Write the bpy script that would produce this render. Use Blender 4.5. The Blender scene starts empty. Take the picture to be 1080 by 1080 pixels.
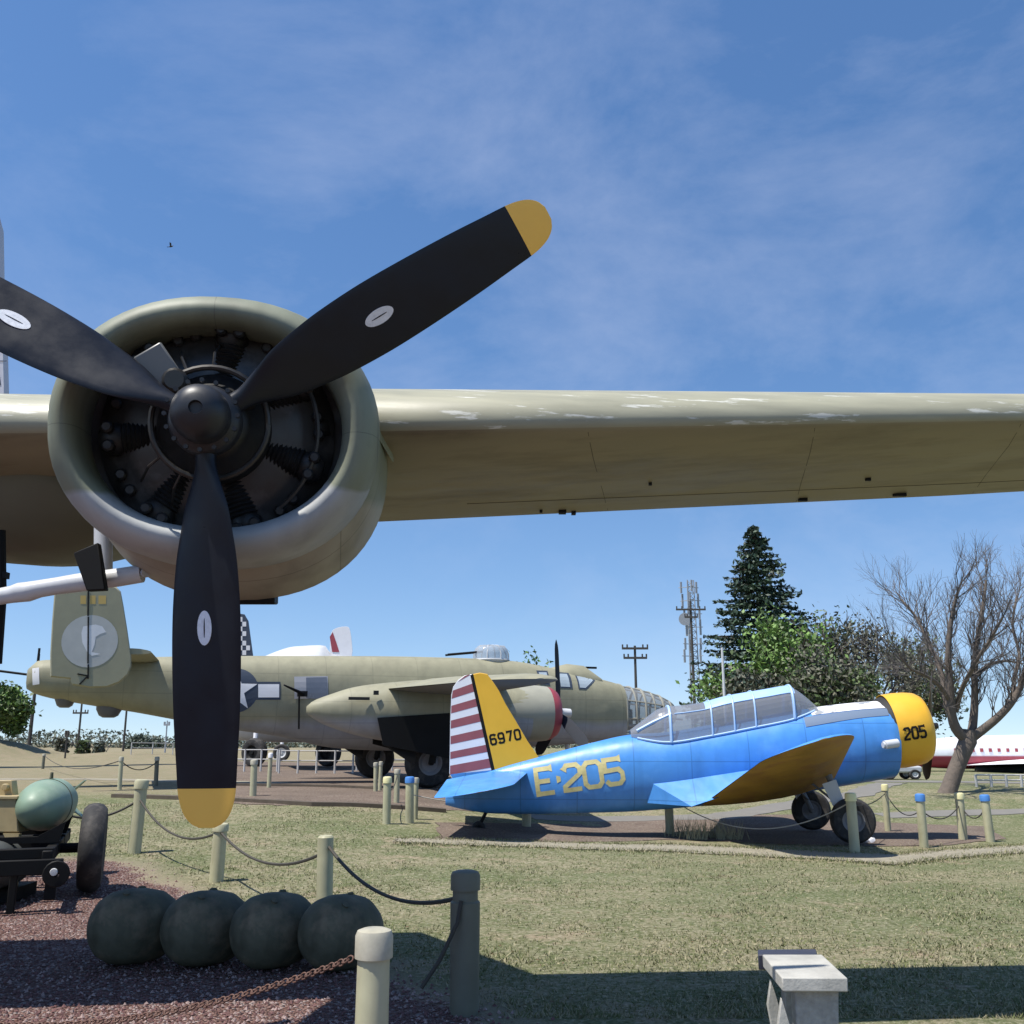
import bpy, bmesh, math, random
from mathutils import Vector, Matrix
from math import sin, cos, pi, radians, atan, atan2, sqrt, exp
random.seed(7)
scene = bpy.context.scene
COL = scene.collection
PI = math.pi

# ------------------------------------------------------------ camera maths
FPX = 1040.0; CAMH = 1.55
TH = atan(243/1040.0)
cT, sT = cos(TH), sin(TH)
CAM = Vector((0, 0, CAMH))
def ray(px, py):
    xc, yc = px-540.0, 540.0-py
    Y = FPX*cT - yc*sT; Z = FPX*sT + yc*cT
    return Vector((xc/Y, 1.0, Z/Y))
def at(px, py, Y): return CAM + ray(px, py)*Y
def ss(a, b, x):
    t = (x-a)/(b-a); t = max(0.0, min(1.0, t)); return t*t*(3-2*t)
def terr(x, y):
    w = ss(2, -4, x)
    h = w*0.48*ss(9, 23, y) + (1-w)*0.42*ss(19, 27, y)
    # old earth berm far left and gentle swells
    h += 1.35*exp(-((x+34)/4.6)**4)*exp(-((y-62)/6.0)**2)+.5*exp(-((x+25)/4.0)**2)*exp(-((y-66)/6.0)**2)
    h += 0.03*sin(x*0.31+y*0.13)*ss(10, 30, y)
    return h
def gp(px, py):
    r = ray(px, py); Y = 2.0
    while Y < 600:
        p = CAM + r*Y
        if p.z <= terr(p.x, p.y): break
        Y += max(0.02, Y*0.002)
    return Vector((p.x, p.y, terr(p.x, p.y)))

# ------------------------------------------------------------ materials
def mat(name, base, rough=0.6, metal=0.0, var=0.0, vscale=3.0, col2=None, c2amt=0.5, c2scale=2.0, bump=0.0, bscale=40.0,
        alpha=1.0, spec=0.5, streak=None, c2lo=0.5, c2hi=0.62, coat=0.0):
    m = bpy.data.materials.new(name); m.use_nodes = True
    nt = m.node_tree; N = nt.nodes; L = nt.links
    b = N['Principled BSDF']
    b.inputs['Base Color'].default_value = (*base, 1)
    b.inputs['Roughness'].default_value = rough
    b.inputs['Metallic'].default_value = metal
    b.inputs['Specular IOR Level'].default_value = spec
    b.inputs['Alpha'].default_value = alpha
    if coat: b.inputs['Coat Weight'].default_value = coat; b.inputs['Coat Roughness'].default_value = 0.15
    tc = N.new('ShaderNodeTexCoord')
    src = tc.outputs['Object']
    if streak:
        mp = N.new('ShaderNodeMapping'); mp.inputs['Scale'].default_value = streak
        L.new(src, mp.inputs['Vector']); src2 = mp.outputs['Vector']
    else: src2 = src
    col = None
    if col2:
        n = N.new('ShaderNodeTexNoise'); n.inputs['Scale'].default_value = c2scale; n.inputs['Detail'].default_value = 8
        n.inputs['Roughness'].default_value = 0.65
        L.new(src2, n.inputs['Vector'])
        r = N.new('ShaderNodeMapRange'); r.inputs['From Min'].default_value = c2lo; r.inputs['From Max'].default_value = c2hi
        r.inputs['To Max'].default_value = c2amt
        L.new(n.outputs['Fac'], r.inputs['Value'])
        mx = N.new('ShaderNodeMix'); mx.data_type = 'RGBA'
        mx.inputs['A'].default_value = (*base, 1); mx.inputs['B'].default_value = (*col2, 1)
        L.new(r.outputs['Result'], mx.inputs['Factor']); col = mx.outputs['Result']
    if var > 0:
        n = N.new('ShaderNodeTexNoise'); n.inputs['Scale'].default_value = vscale; n.inputs['Detail'].default_value = 10
        n.inputs['Roughness'].default_value = 0.6
        L.new(src2, n.inputs['Vector'])
        r = N.new('ShaderNodeMapRange'); r.inputs['From Min'].default_value = 0.25; r.inputs['From Max'].default_value = 0.75
        r.inputs['To Min'].default_value = 1-var; r.inputs['To Max'].default_value = 1+var
        L.new(n.outputs['Fac'], r.inputs['Value'])
        mx = N.new('ShaderNodeVectorMath'); mx.operation = 'SCALE'
        if col: L.new(col, mx.inputs[0])
        else: mx.inputs[0].default_value = base
        L.new(r.outputs['Result'], mx.inputs['Scale']); col = mx.outputs['Vector']
        r2 = N.new('ShaderNodeMapRange'); r2.inputs['From Min'].default_value = 0.3; r2.inputs['From Max'].default_value = 0.7
        r2.inputs['To Min'].default_value = max(0.05, rough-0.12); r2.inputs['To Max'].default_value = min(1, rough+0.12)
        L.new(n.outputs['Fac'], r2.inputs['Value']); L.new(r2.outputs['Result'], b.inputs['Roughness'])
    if col: L.new(col, b.inputs['Base Color'])
    if bump > 0:
        n = N.new('ShaderNodeTexNoise'); n.inputs['Scale'].default_value = bscale; n.inputs['Detail'].default_value = 6
        L.new(src, n.inputs['Vector'])
        bp = N.new('ShaderNodeBump'); bp.inputs['Strength'].default_value = bump; bp.inputs['Distance'].default_value = 0.02
        L.new(n.outputs['Fac'], bp.inputs['Height']); L.new(bp.outputs['Normal'], b.inputs['Normal'])
    return m

def twotone(name, up, low, zsplit, slope=0.0, soft=0.05, rough=0.5, wav=0.25, wsc=0.9, panel=0.0):
    """upper / lower camouflage colours split at object height zsplit + slope*x with a wavy sprayed edge"""
    m = mat(name, up, rough)
    nt = m.node_tree; N = nt.nodes; L = nt.links; b = N['Principled BSDF']
    tc = [n for n in N if n.type == 'TEX_COORD'][0]
    sp = N.new('ShaderNodeSeparateXYZ'); L.new(tc.outputs['Object'], sp.inputs[0])
    n = N.new('ShaderNodeTexNoise'); n.inputs['Scale'].default_value = wsc; n.inputs['Detail'].default_value = 2
    L.new(tc.outputs['Object'], n.inputs['Vector'])
    a = N.new('ShaderNodeMath'); a.operation = 'MULTIPLY_ADD'; a.inputs[1].default_value = wav; a.inputs[2].default_value = -wav/2
    L.new(n.outputs['Fac'], a.inputs[0])
    s = N.new('ShaderNodeMath'); s.operation = 'MULTIPLY_ADD'; s.inputs[1].default_value = -slope
    L.new(sp.outputs['X'], s.inputs[0]); L.new(a.outputs[0], s.inputs[2])
    z = N.new('ShaderNodeMath'); z.operation = 'ADD'; L.new(sp.outputs['Z'], z.inputs[0]); L.new(s.outputs[0], z.inputs[1])
    r = N.new('ShaderNodeMapRange'); r.inputs['From Min'].default_value = zsplit-soft; r.inputs['From Max'].default_value = zsplit+soft
    L.new(z.outputs[0], r.inputs['Value'])
    mx = N.new('ShaderNodeMix'); mx.data_type = 'RGBA'
    mx.inputs['A'].default_value = (*low, 1); mx.inputs['B'].default_value = (*up, 1)
    L.new(r.outputs['Result'], mx.inputs['Factor'])
    n2 = N.new('ShaderNodeTexNoise'); n2.inputs['Scale'].default_value = 1.7; n2.inputs['Detail'].default_value = 10; n2.inputs['Roughness'].default_value = 0.65
    L.new(tc.outputs['Object'], n2.inputs['Vector'])
    r2 = N.new('ShaderNodeMapRange'); r2.inputs['From Min'].default_value = 0.3; r2.inputs['From Max'].default_value = 0.7
    r2.inputs['To Min'].default_value = 0.88; r2.inputs['To Max'].default_value = 1.12
    L.new(n2.outputs['Fac'], r2.inputs['Value'])
    v = N.new('ShaderNodeVectorMath'); v.operation = 'SCALE'
    L.new(mx.outputs['Result'], v.inputs[0]); L.new(r2.outputs['Result'], v.inputs['Scale'])
    out = v.outputs['Vector']
    if panel:
        # fine panel seams every `panel` metres along the body
        q = N.new('ShaderNodeMath'); q.operation = 'PINGPONG'; q.inputs[1].default_value = panel/2
        L.new(sp.outputs['X'], q.inputs[0])
        g = N.new('ShaderNodeMath'); g.operation = 'LESS_THAN'; g.inputs[1].default_value = 0.008
        L.new(q.outputs[0], g.inputs[0])
        q2 = N.new('ShaderNodeMath'); q2.operation = 'MULTIPLY_ADD'; q2.inputs[1].default_value = -0.3; q2.inputs[2].default_value = 1
        L.new(g.outputs[0], q2.inputs[0])
        v2 = N.new('ShaderNodeVectorMath'); v2.operation = 'SCALE'; L.new(out, v2.inputs[0]); L.new(q2.outputs[0], v2.inputs['Scale'])
        out = v2.outputs['Vector']
    L.new(out, b.inputs['Base Color'])
    return m

OD = (0.275, 0.26, 0.172); ODg = (0.27, 0.275, 0.195); GR = (0.30, 0.31, 0.33)
M = {}
M['od_wing'] = mat('faded_olive_wing_underside', (0.265, 0.235, 0.155), 0.5, var=0.14, vscale=2.5, col2=(0.15, 0.125, 0.08), c2amt=0.7, c2scale=1.6, streak=(0.6, 2.5, 3), c2lo=0.48, c2hi=0.66, bump=0.10, bscale=5)
M['od_wing_top'] = mat('pale_chipped_leading_edge', (0.31, 0.30, 0.215), 0.5, var=0.14, vscale=3, col2=(0.66, 0.66, 0.60), c2amt=0.75, c2scale=4.2, streak=(0.5, 4, 5), c2lo=0.59, c2hi=0.64, bump=0.08, bscale=6)  # upper and leading-edge faces paler than the underside, with white chips
M['cowl'] = twotone('cowl_paint', (0.20, 0.215, 0.150), (0.36, 0.37, 0.365), -0.27, slope=0, soft=0.012, rough=0.58, wav=0.35, wsc=1.3)
M['cowl_body'] = twotone('nacelle_paint', (0.20, 0.215, 0.150), (0.36, 0.33, 0.26), -0.32, slope=0, soft=0.03, rough=0.5, wav=0.3, wsc=1.1)
M['b25'] = twotone('b25_paint', OD, GR, 2.08, soft=0.10, rough=0.62, wav=0.35, wsc=0.7, panel=0.0)
M['b25_nac'] = twotone('b25_nacelle_paint', OD, GR, 2.12, soft=0.08, rough=0.6, wav=0.3, wsc=0.8)
M['od'] = mat('olive_drab', OD, 0.6, var=0.13, vscale=2)
M['blackprop'] = mat('propeller_black', (0.011, 0.013, 0.019), 0.38, var=0.15, vscale=5, spec=0.28, col2=(.20, .20, .20), c2amt=.8, c2scale=26, c2lo=.735, c2hi=.75)
M['hub'] = mat('hub_black', (0.016, 0.017, 0.02), 0.45, var=0.2, vscale=12)
M['prop_y'] = mat('tip_yellow', (1.0, 0.58, 0.10), 0.5, var=0.05)
M['decal'] = mat('blade_decal_silver', (0.75, 0.76, 0.78), 0.35, var=0.12, vscale=60)
M['dark'] = mat('dark_interior', (0.012, 0.012, 0.011), 0.7)
M['cowl_in'] = mat('cowl_inner_dark', (0.03, 0.028, 0.024), 0.45, var=0.3, vscale=5)
M['engine'] = mat('engine_grey', (0.010, 0.0095, 0.009), 0.5, metal=0.0, var=0.35, vscale=14)
M['engmetal'] = mat('engine_bare_metal', (0.05, 0.047, 0.043), 0.4, metal=0.6, var=0.25, vscale=20)
M['silver'] = mat('silver_paint', (0.55, 0.56, 0.57), 0.38, var=0.08, vscale=6)
M['lgrey'] = mat('light_grey_paint', (0.50, 0.51, 0.52), 0.5, var=0.08)
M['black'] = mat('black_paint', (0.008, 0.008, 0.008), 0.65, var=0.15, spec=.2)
M['shade'] = mat('wheel_well_black', (0.01, 0.01, 0.01), 0.8)
M['tyre'] = mat('tyre_rubber', (0.022, 0.021, 0.021), 0.8, var=0.3, vscale=8, col2=(0.09, 0.08, 0.07), c2amt=0.5, c2scale=6, bump=0.2, bscale=30)
M['blue'] = mat('trainer_blue', (0.066, 0.26, 0.64), 0.42, var=0.10, vscale=1.2, col2=(0.16, 0.40, 0.78), c2amt=0.5, c2scale=1.3, c2lo=0.5, c2hi=0.75)
M['ltblue'] = mat('canopy_roof_sky_reflection', (0.33, 0.50, 0.78), 0.4, var=0.08)  # sky reflection in the roof glass and its framing painted as light blue
M['frame_b'] = mat('canopy_frame_blue', (0.36, 0.52, 0.74), 0.45)
M['yellow'] = mat('trainer_yellow', (0.76, 0.42, 0.03), 0.45, var=0.07, vscale=2)
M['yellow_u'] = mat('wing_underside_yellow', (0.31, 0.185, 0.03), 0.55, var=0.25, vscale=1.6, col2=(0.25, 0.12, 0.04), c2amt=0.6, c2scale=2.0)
M['letter'] = mat('faded_yellow_lettering', (0.50, 0.44, 0.20), 0.6, var=0.2, vscale=9)
M['red'] = mat('faded_red', (0.33, 0.055, 0.07), 0.5, var=0.1)
M['rstripe'] = mat('rudder_red', (0.30, 0.085, 0.095), 0.6, var=0.12, vscale=4)
M['white'] = mat('white_paint', (0.80, 0.79, 0.80), 0.5, var=0.05)
M['whitedull'] = mat('peeling_white_panel', (0.72, 0.72, 0.72), 0.55, var=0.1, col2=(0.16, 0.18, 0.2), c2amt=0.8, c2scale=4, c2lo=0.54, c2hi=0.58)
M['insig'] = mat('insignia_blue', (0.035, 0.05, 0.08), 0.6)
M['graydecal'] = mat('emblem_grey', (0.42, 0.42, 0.40), 0.6, var=0.1)
M['emblem_w'] = mat('emblem_white', (0.66, 0.66, 0.68), 0.6, var=0.1)
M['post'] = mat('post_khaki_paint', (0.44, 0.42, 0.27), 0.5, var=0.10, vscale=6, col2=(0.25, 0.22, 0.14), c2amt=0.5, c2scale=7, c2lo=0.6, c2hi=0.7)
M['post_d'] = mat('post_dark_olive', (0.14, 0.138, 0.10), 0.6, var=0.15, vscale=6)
M['cap_b'] = mat('cap_blue', (0.07, 0.22, 0.55), 0.5)
M['cap_y'] = mat('cap_cream', (0.70, 0.65, 0.35), 0.5)
M['cap_g'] = mat('cap_grey', (0.40, 0.375, 0.29), 0.45, var=0.15, vscale=20)
M['rope'] = mat('dark_rope', (0.05, 0.045, 0.035), 0.8)
M['rope_l'] = mat('pale_rope', (0.45, 0.42, 0.36), 0.8)
M['rust'] = mat('rusty_chain', (0.10, 0.05, 0.035), 0.6, metal=0.3, var=0.4, vscale=40)
M['bomb'] = mat('dark_green_bomb_paint', (0.115, 0.112, 0.075), 0.75, var=0.3, vscale=6, col2=(0.20, 0.165, 0.11), c2amt=0.8, c2scale=4, bump=0.35, bscale=11, spec=.25)
M['bombgreen'] = mat('pale_green_bomb_paint', (0.20, 0.285, 0.205), 0.5, var=0.10, vscale=4, col2=(0.27, 0.34, 0.26), c2amt=0.6, c2scale=3)
M['sand'] = mat('yellow_ochre_paint', (0.37, 0.29, 0.15), 0.55, var=0.15, vscale=8)
M['concrete'] = mat('pale_concrete', (0.42, 0.41, 0.37), 0.85, var=0.10, vscale=14, bump=0.15, bscale=60)
M['concrete2'] = mat('weathered_concrete_edge', (0.33, 0.32, 0.29), 0.9, var=0.25, vscale=30, bump=0.4, bscale=90)
M['wood_d'] = mat('navy_painted_plank', (0.035, 0.037, 0.055), 0.6, var=0.2)
M['timber'] = mat('weathered_timber', (0.09, 0.07, 0.05), 0.85, var=0.3, vscale=8)
M['bark'] = mat('grey_brown_bark', (0.13, 0.105, 0.085), 0.9, var=0.3, vscale=9, bump=0.6, bscale=25)
M['bark_t'] = mat('twig_brown', (0.095, 0.085, 0.08), 0.9, var=0.2)
M['bark_d'] = mat('dark_bark', (0.05, 0.04, 0.03), 0.9, var=0.25)
def leafmat(name, c, tr=0.25):
    m = mat(name, c, 0.6, var=0.3, vscale=0.9)
    return m
M['leaf_dark'] = leafmat('conifer_needles', (0.022, 0.045, 0.026))
M['leaf_mid'] = leafmat('mid_green_leaves', (0.075, 0.115, 0.035))
M['leaf_bright'] = leafmat('bright_green_leaves', (0.13, 0.23, 0.045))
M['leaf_olive'] = leafmat('brown_olive_leaves', (0.10, 0.10, 0.065))
M['leaf_grey'] = leafmat('hazy_grey_green_leaves', (0.09, 0.115, 0.085))
M['pole'] = mat('utility_pole_brown', (0.06, 0.055, 0.05), 0.9)
M['railw'] = mat('chalky_white_rail', (0.50, 0.49, 0.47), 0.7, var=.15)
M['polew'] = mat('pale_metal_pole', (0.55, 0.56, 0.57), 0.5)
M['mast'] = mat('galvanised_mast', (0.28, 0.30, 0.33), 0.6)
M['bldg'] = mat('weathered_cream_wall', (0.36, 0.34, 0.30), 0.8, var=0.12)
M['roof'] = mat('grey_brown_roof', (0.12, 0.10, 0.085), 0.8, var=0.12)
M['glass_d'] = mat('dark_glass', (0.05, 0.06, 0.07), 0.12)
M['winglass'] = mat('grey_window', (0.14, 0.155, 0.19), 0.25, var=0.1)
M['paleglass'] = mat('pale_cockpit_glass', (0.34, 0.40, 0.44), 0.15, var=0.1)
M['feather'] = mat('black_feathers', (0.01, 0.01, 0.012), 0.7)
def glassmat(name, c, a, rough=0.12):
    m = mat(name, c, rough, alpha=a); return m
M['canopy'] = glassmat('dusty_canopy_glass', (0.27, 0.28, 0.30), 0.62, 0.2)
M['noseglass'] = glassmat('nose_perspex', (0.30, 0.31, 0.31), 0.55)
M['frame_g'] = mat('nose_frame_grey_olive', (0.30, 0.29, 0.24), 0.55)
M['turret'] = glassmat('turret_perspex', (0.45, 0.50, 0.55), 0.55)

def add_panels(key, sx, sz, amt=0.3, wid=0.010, grime=0.2, ax=('X', 'Z')):
    m = M[key]; nt = m.node_tree; N = nt.nodes; L = nt.links; b = N['Principled BSDF']
    l = b.inputs['Base Color'].links
    if not l: return
    src = l[0].from_socket; tc = [n for n in N if n.type == 'TEX_COORD'][0]
    sp = N.new('ShaderNodeSeparateXYZ'); L.new(tc.outputs['Object'], sp.inputs[0]); f = None
    for a, st in zip(ax, (sx, sz)):
        if not st: continue
        q = N.new('ShaderNodeMath'); q.operation = 'PINGPONG'; q.inputs[1].default_value = st/2; L.new(sp.outputs[a], q.inputs[0])
        g = N.new('ShaderNodeMath'); g.operation = 'LESS_THAN'; g.inputs[1].default_value = wid; L.new(q.outputs[0], g.inputs[0])
        if f is None: f = g
        else:
            h = N.new('ShaderNodeMath'); h.operation = 'MAXIMUM'; L.new(f.outputs[0], h.inputs[0]); L.new(g.outputs[0], h.inputs[1]); f = h
    k = N.new('ShaderNodeMath'); k.operation = 'MULTIPLY_ADD'; k.inputs[1].default_value = -amt; k.inputs[2].default_value = 1; L.new(f.outputs[0], k.inputs[0])
    mp = N.new('ShaderNodeMapping'); mp.inputs['Scale'].default_value = (5, 5, .7); L.new(tc.outputs['Object'], mp.inputs[0])
    n = N.new('ShaderNodeTexNoise'); n.inputs['Scale'].default_value = 1; n.inputs['Detail'].default_value = 6; L.new(mp.outputs[0], n.inputs['Vector'])
    r = N.new('ShaderNodeMapRange'); r.inputs['From Min'].default_value = .45; r.inputs['From Max'].default_value = .7; r.inputs['To Min'].default_value = 1; r.inputs['To Max'].default_value = 1-grime
    L.new(n.outputs['Fac'], r.inputs['Value'])
    t = N.new('ShaderNodeMath'); t.operation = 'MULTIPLY'; L.new(k.outputs[0], t.inputs[0]); L.new(r.outputs[0], t.inputs[1])
    v = N.new('ShaderNodeVectorMath'); v.operation = 'SCALE'; L.new(src, v.inputs[0]); L.new(t.outputs[0], v.inputs['Scale']); L.new(v.outputs[0], b.inputs['Base Color'])
    # gentle oil-canning of the sheet metal
    n2 = N.new('ShaderNodeTexNoise'); n2.inputs['Scale'].default_value = 2.2; n2.inputs['Detail'].default_value = 2; L.new(tc.outputs['Object'], n2.inputs['Vector'])
    bp = N.new('ShaderNodeBump'); bp.inputs['Strength'].default_value = .35; bp.inputs['Distance'].default_value = .04; L.new(n2.outputs['Fac'], bp.inputs['Height'])
    if not b.inputs['Normal'].links: L.new(bp.outputs[0], b.inputs['Normal'])
add_panels('blue', .95, .62, .28, .008, .14); add_panels('yellow', .0, .0, 0, 0, .15) if False else None
add_panels('b25', 1.25, .55, .15, .012, .10); add_panels('b25_nac', 1.1, .5, .15, .012, .10)
add_panels('cowl', .0, .9, .0, .0, .25, ax=('X', 'Y')) if False else None
add_panels('cowl_body', .62, .40, .35, .003, .3, ax=('X', 'Y')); add_panels('cowl', .80, .9, .35, .0022, .25)
add_panels('post', 9, 9, 0, 0, .35); add_panels('concrete', 9, 9, 0, 0, .25); add_panels('bomb', 9, 9, 0, 0, .3)
# ground material -----------------------------------------------------------
def ground_mat():
    m = bpy.data.materials.new('dry_mown_grass'); m.use_nodes = True
    nt = m.node_tree; N = nt.nodes; L = nt.links; b = N['Principled BSDF']
    b.inputs['Roughness'].default_value = 0.95; b.inputs['Specular IOR Level'].default_value = 0.1
    tc = N.new('ShaderNodeTexCoord'); P = tc.outputs['Object']
    def noise(sc, det=8, rough=0.6, vec=P, dist=0):
        n = N.new('ShaderNodeTexNoise'); n.inputs['Scale'].default_value = sc; n.inputs['Detail'].default_value = det
        n.inputs['Roughness'].default_value = rough; n.inputs['Distortion'].default_value = dist
        L.new(vec, n.inputs['Vector']); return n.outputs['Fac']
    def ramp(v, a, bb, lo=0, hi=1):
        r = N.new('ShaderNodeMapRange'); r.inputs['From Min'].default_value = a; r.inputs['From Max'].default_value = bb
        r.inputs['To Min'].default_value = lo; r.inputs['To Max'].default_value = hi
        L.new(v, r.inputs['Value']); return r.outputs['Result']
    def mix(f, a, c):
        x = N.new('ShaderNodeMix'); x.data_type = 'RGBA'
        if isinstance(f, float): x.inputs['Factor'].default_value = f
        else: L.new(f, x.inputs['Factor'])
        for k, v in (('A', a), ('B', c)):
            if isinstance(v, tuple): x.inputs[k].default_value = (*v, 1)
            else: L.new(v, x.inputs[k])
        return x.outputs['Result']
    def mth(op, a, c=None, d=None):
        x = N.new('ShaderNodeMath'); x.operation = op
        for i, v in enumerate((a, c, d)):
            if v is None: continue
            if isinstance(v, (int, float)): x.inputs[i].default_value = v
            else: L.new(v, x.inputs[i])
        return x.outputs[0]
    # grass colours
    mp = N.new('ShaderNodeMapping'); mp.inputs['Scale'].default_value = (0.5, 1.0, 1); L.new(P, mp.inputs['Vector'])
    big = noise(0.35, 6, 0.6, mp.outputs[0]); mid = noise(1.6, 9, 0.7); fine = noise(22, 6, 0.75); vf = noise(70, 4, 0.7)
    c = mix(ramp(big, 0.42, 0.58), (0.148, 0.162, 0.078), (0.255, 0.228, 0.140))
    c = mix(ramp(mid, 0.47, 0.68, 0, 0.75), c, (0.29, 0.26, 0.165))
    c = mix(ramp(noise(0.9, 7, 0.65), 0.55, 0.66, 0, 0.85), c, (0.33, 0.255, 0.175))
    c = mix(ramp(mid, 0.46, 0.30, 0, 0.6), c, (0.105, 0.135, 0.050))
    c = mix(ramp(noise(5.5, 8, 0.75), 0.53, 0.40, 0, 0.7), c, (0.105, 0.135, 0.05))
    c = mix(ramp(fine, 0.52, 0.66, 0, 0.75), c, (0.44, 0.40, 0.30))
    c = mix(ramp(fine, 0.49, 0.36, 0, 0.75), c, (0.06, 0.065, 0.03))
    sp = N.new('ShaderNodeSeparateXYZ'); L.new(P, sp.inputs[0]); X, Y = sp.outputs['X'], sp.outputs['Y']
    # drier, sandier field on the far left
    wob = mth('MULTIPLY_ADD', noise(0.5, 5), 5.0, -2.5)
    far = ramp(mth('ADD', Y, wob), 20, 25)
    left = ramp(mth('ADD', X, wob), 1.0, -3.0)
    c = mix(mth('MULTIPLY', mth('MULTIPLY', far, left), 0.85), c, mix(ramp(mid, 0.4, 0.6), (0.27, 0.22, 0.15), (0.21, 0.19, 0.115)))
    # red lava gravel bed bottom-left: half plane left of the line through the posts
    A = (-0.1, 6.0); B = (-5.6, 14.0)
    nx, ny = (B[1]-A[1]), -(B[0]-A[0]); l = sqrt(nx*nx+ny*ny); nx /= l; ny /= l
    d = mth('ADD', mth('MULTIPLY', X, nx), mth('MULTIPLY', Y, ny)); k = A[0]*nx + A[1]*ny
    d = mth('SUBTRACT', d, k)
    w1 = mth('MULTIPLY_ADD', noise(1.3, 8, 0.7), 1.1, -0.55)
    d1 = mth('ADD', d, w1)
    edge_x = mth('ADD', Y, mth('MULTIPLY_ADD', noise(1.1, 6), 0.9, -0.45))
    limit = ramp(edge_x, 13.6, 13.0)     # bed ends before the far field
    gmask = mth('MULTIPLY', ramp(d1, 0.05, -0.10), limit)
    dirt = mth('MULTIPLY', ramp(d1, 0.55, -0.0), limit)
    c = mix(mth('MULTIPLY', dirt, 0.75), c, mix(ramp(fine, 0.4, 0.6), (0.36, 0.30, 0.215), (0.22, 0.18, 0.13)))
    vor = N.new('ShaderNodeTexVoronoi'); vor.inputs['Scale'].default_value = 48; L.new(P, vor.inputs['Vector'])
    hs = N.new('ShaderNodeSeparateColor'); L.new(vor.outputs['Color'], hs.inputs[0])
    gcol = mix(hs.outputs[0], (0.12, 0.060, 0.048), (0.27, 0.175, 0.15))
    gcol = mix(ramp(hs.outputs[1], 0.8, 0.9, 0, 0.6), gcol, (0.42, 0.38, 0.36))
    c = mix(gmask, c, gcol)
    v = N.new('ShaderNodeVectorMath'); v.operation = 'SCALE'; L.new(c, v.inputs[0]); L.new(ramp(vf, 0.3, 0.7, 0.72, 1.28), v.inputs['Scale'])
    L.new(v.outputs['Vector'], b.inputs['Base Color'])
    # relief
    hgt = mth('ADD', mth('MULTIPLY', fine, 0.6), mth('MULTIPLY', vf, 0.5))
    hg = mth('MULTIPLY', mth('SUBTRACT', 1.0, vor.outputs['Distance']), 1.6)
    hm = mth('ADD', mth('MULTIPLY', hgt, mth('SUBTRACT', 1.0, gmask)), mth('MULTIPLY', hg, gmask))
    bp = N.new('ShaderNodeBump'); bp.inputs['Strength'].default_value = 0.9; bp.inputs['Distance'].default_value = 0.035
    L.new(hm, bp.inputs['Height']); L.new(bp.outputs['Normal'], b.inputs['Normal'])
    return m
M['ground'] = ground_mat()
def gravel_mat(name, c1, c2, sc):
    m = mat(name, c1, 0.95, var=0.25, vscale=1.2, col2=c2, c2amt=0.9, c2scale=sc, c2lo=0.45, c2hi=0.6, bump=0.9, bscale=sc*1.5, spec=0.1)
    return m
M['gravel'] = gravel_mat('red_brown_lava_gravel', (0.125, 0.092, 0.076), (0.215, 0.18, 0.14), 26)
M['kerb'] = mat('pale_gritty_concrete', (0.25, 0.225, 0.165), 0.9, var=0.25, vscale=6, bump=0.5, bscale=50)
M['asphalt'] = mat('grey_asphalt_path', (0.17, 0.16, 0.14), 0.9, var=0.12, vscale=3, bump=0.3, bscale=60)
M['stone1'] = mat('red_lava_stone', (0.14, 0.07, 0.065), 0.9, var=0.3, vscale=9)
M['stone2'] = mat('pale_lava_stone', (0.30, 0.22, 0.20), 0.9, var=0.3, vscale=9)
M['blade1'] = mat('green_grass_blade', (0.125, 0.14, 0.058), 0.9, spec=0.1)
M['deadleaf'] = mat('dead_leaf_brown', (0.12, 0.075, 0.04), 0.9)
M['blade2'] = mat('straw_grass_blade', (0.30, 0.27, 0.17), 0.9, spec=0.1)

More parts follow.
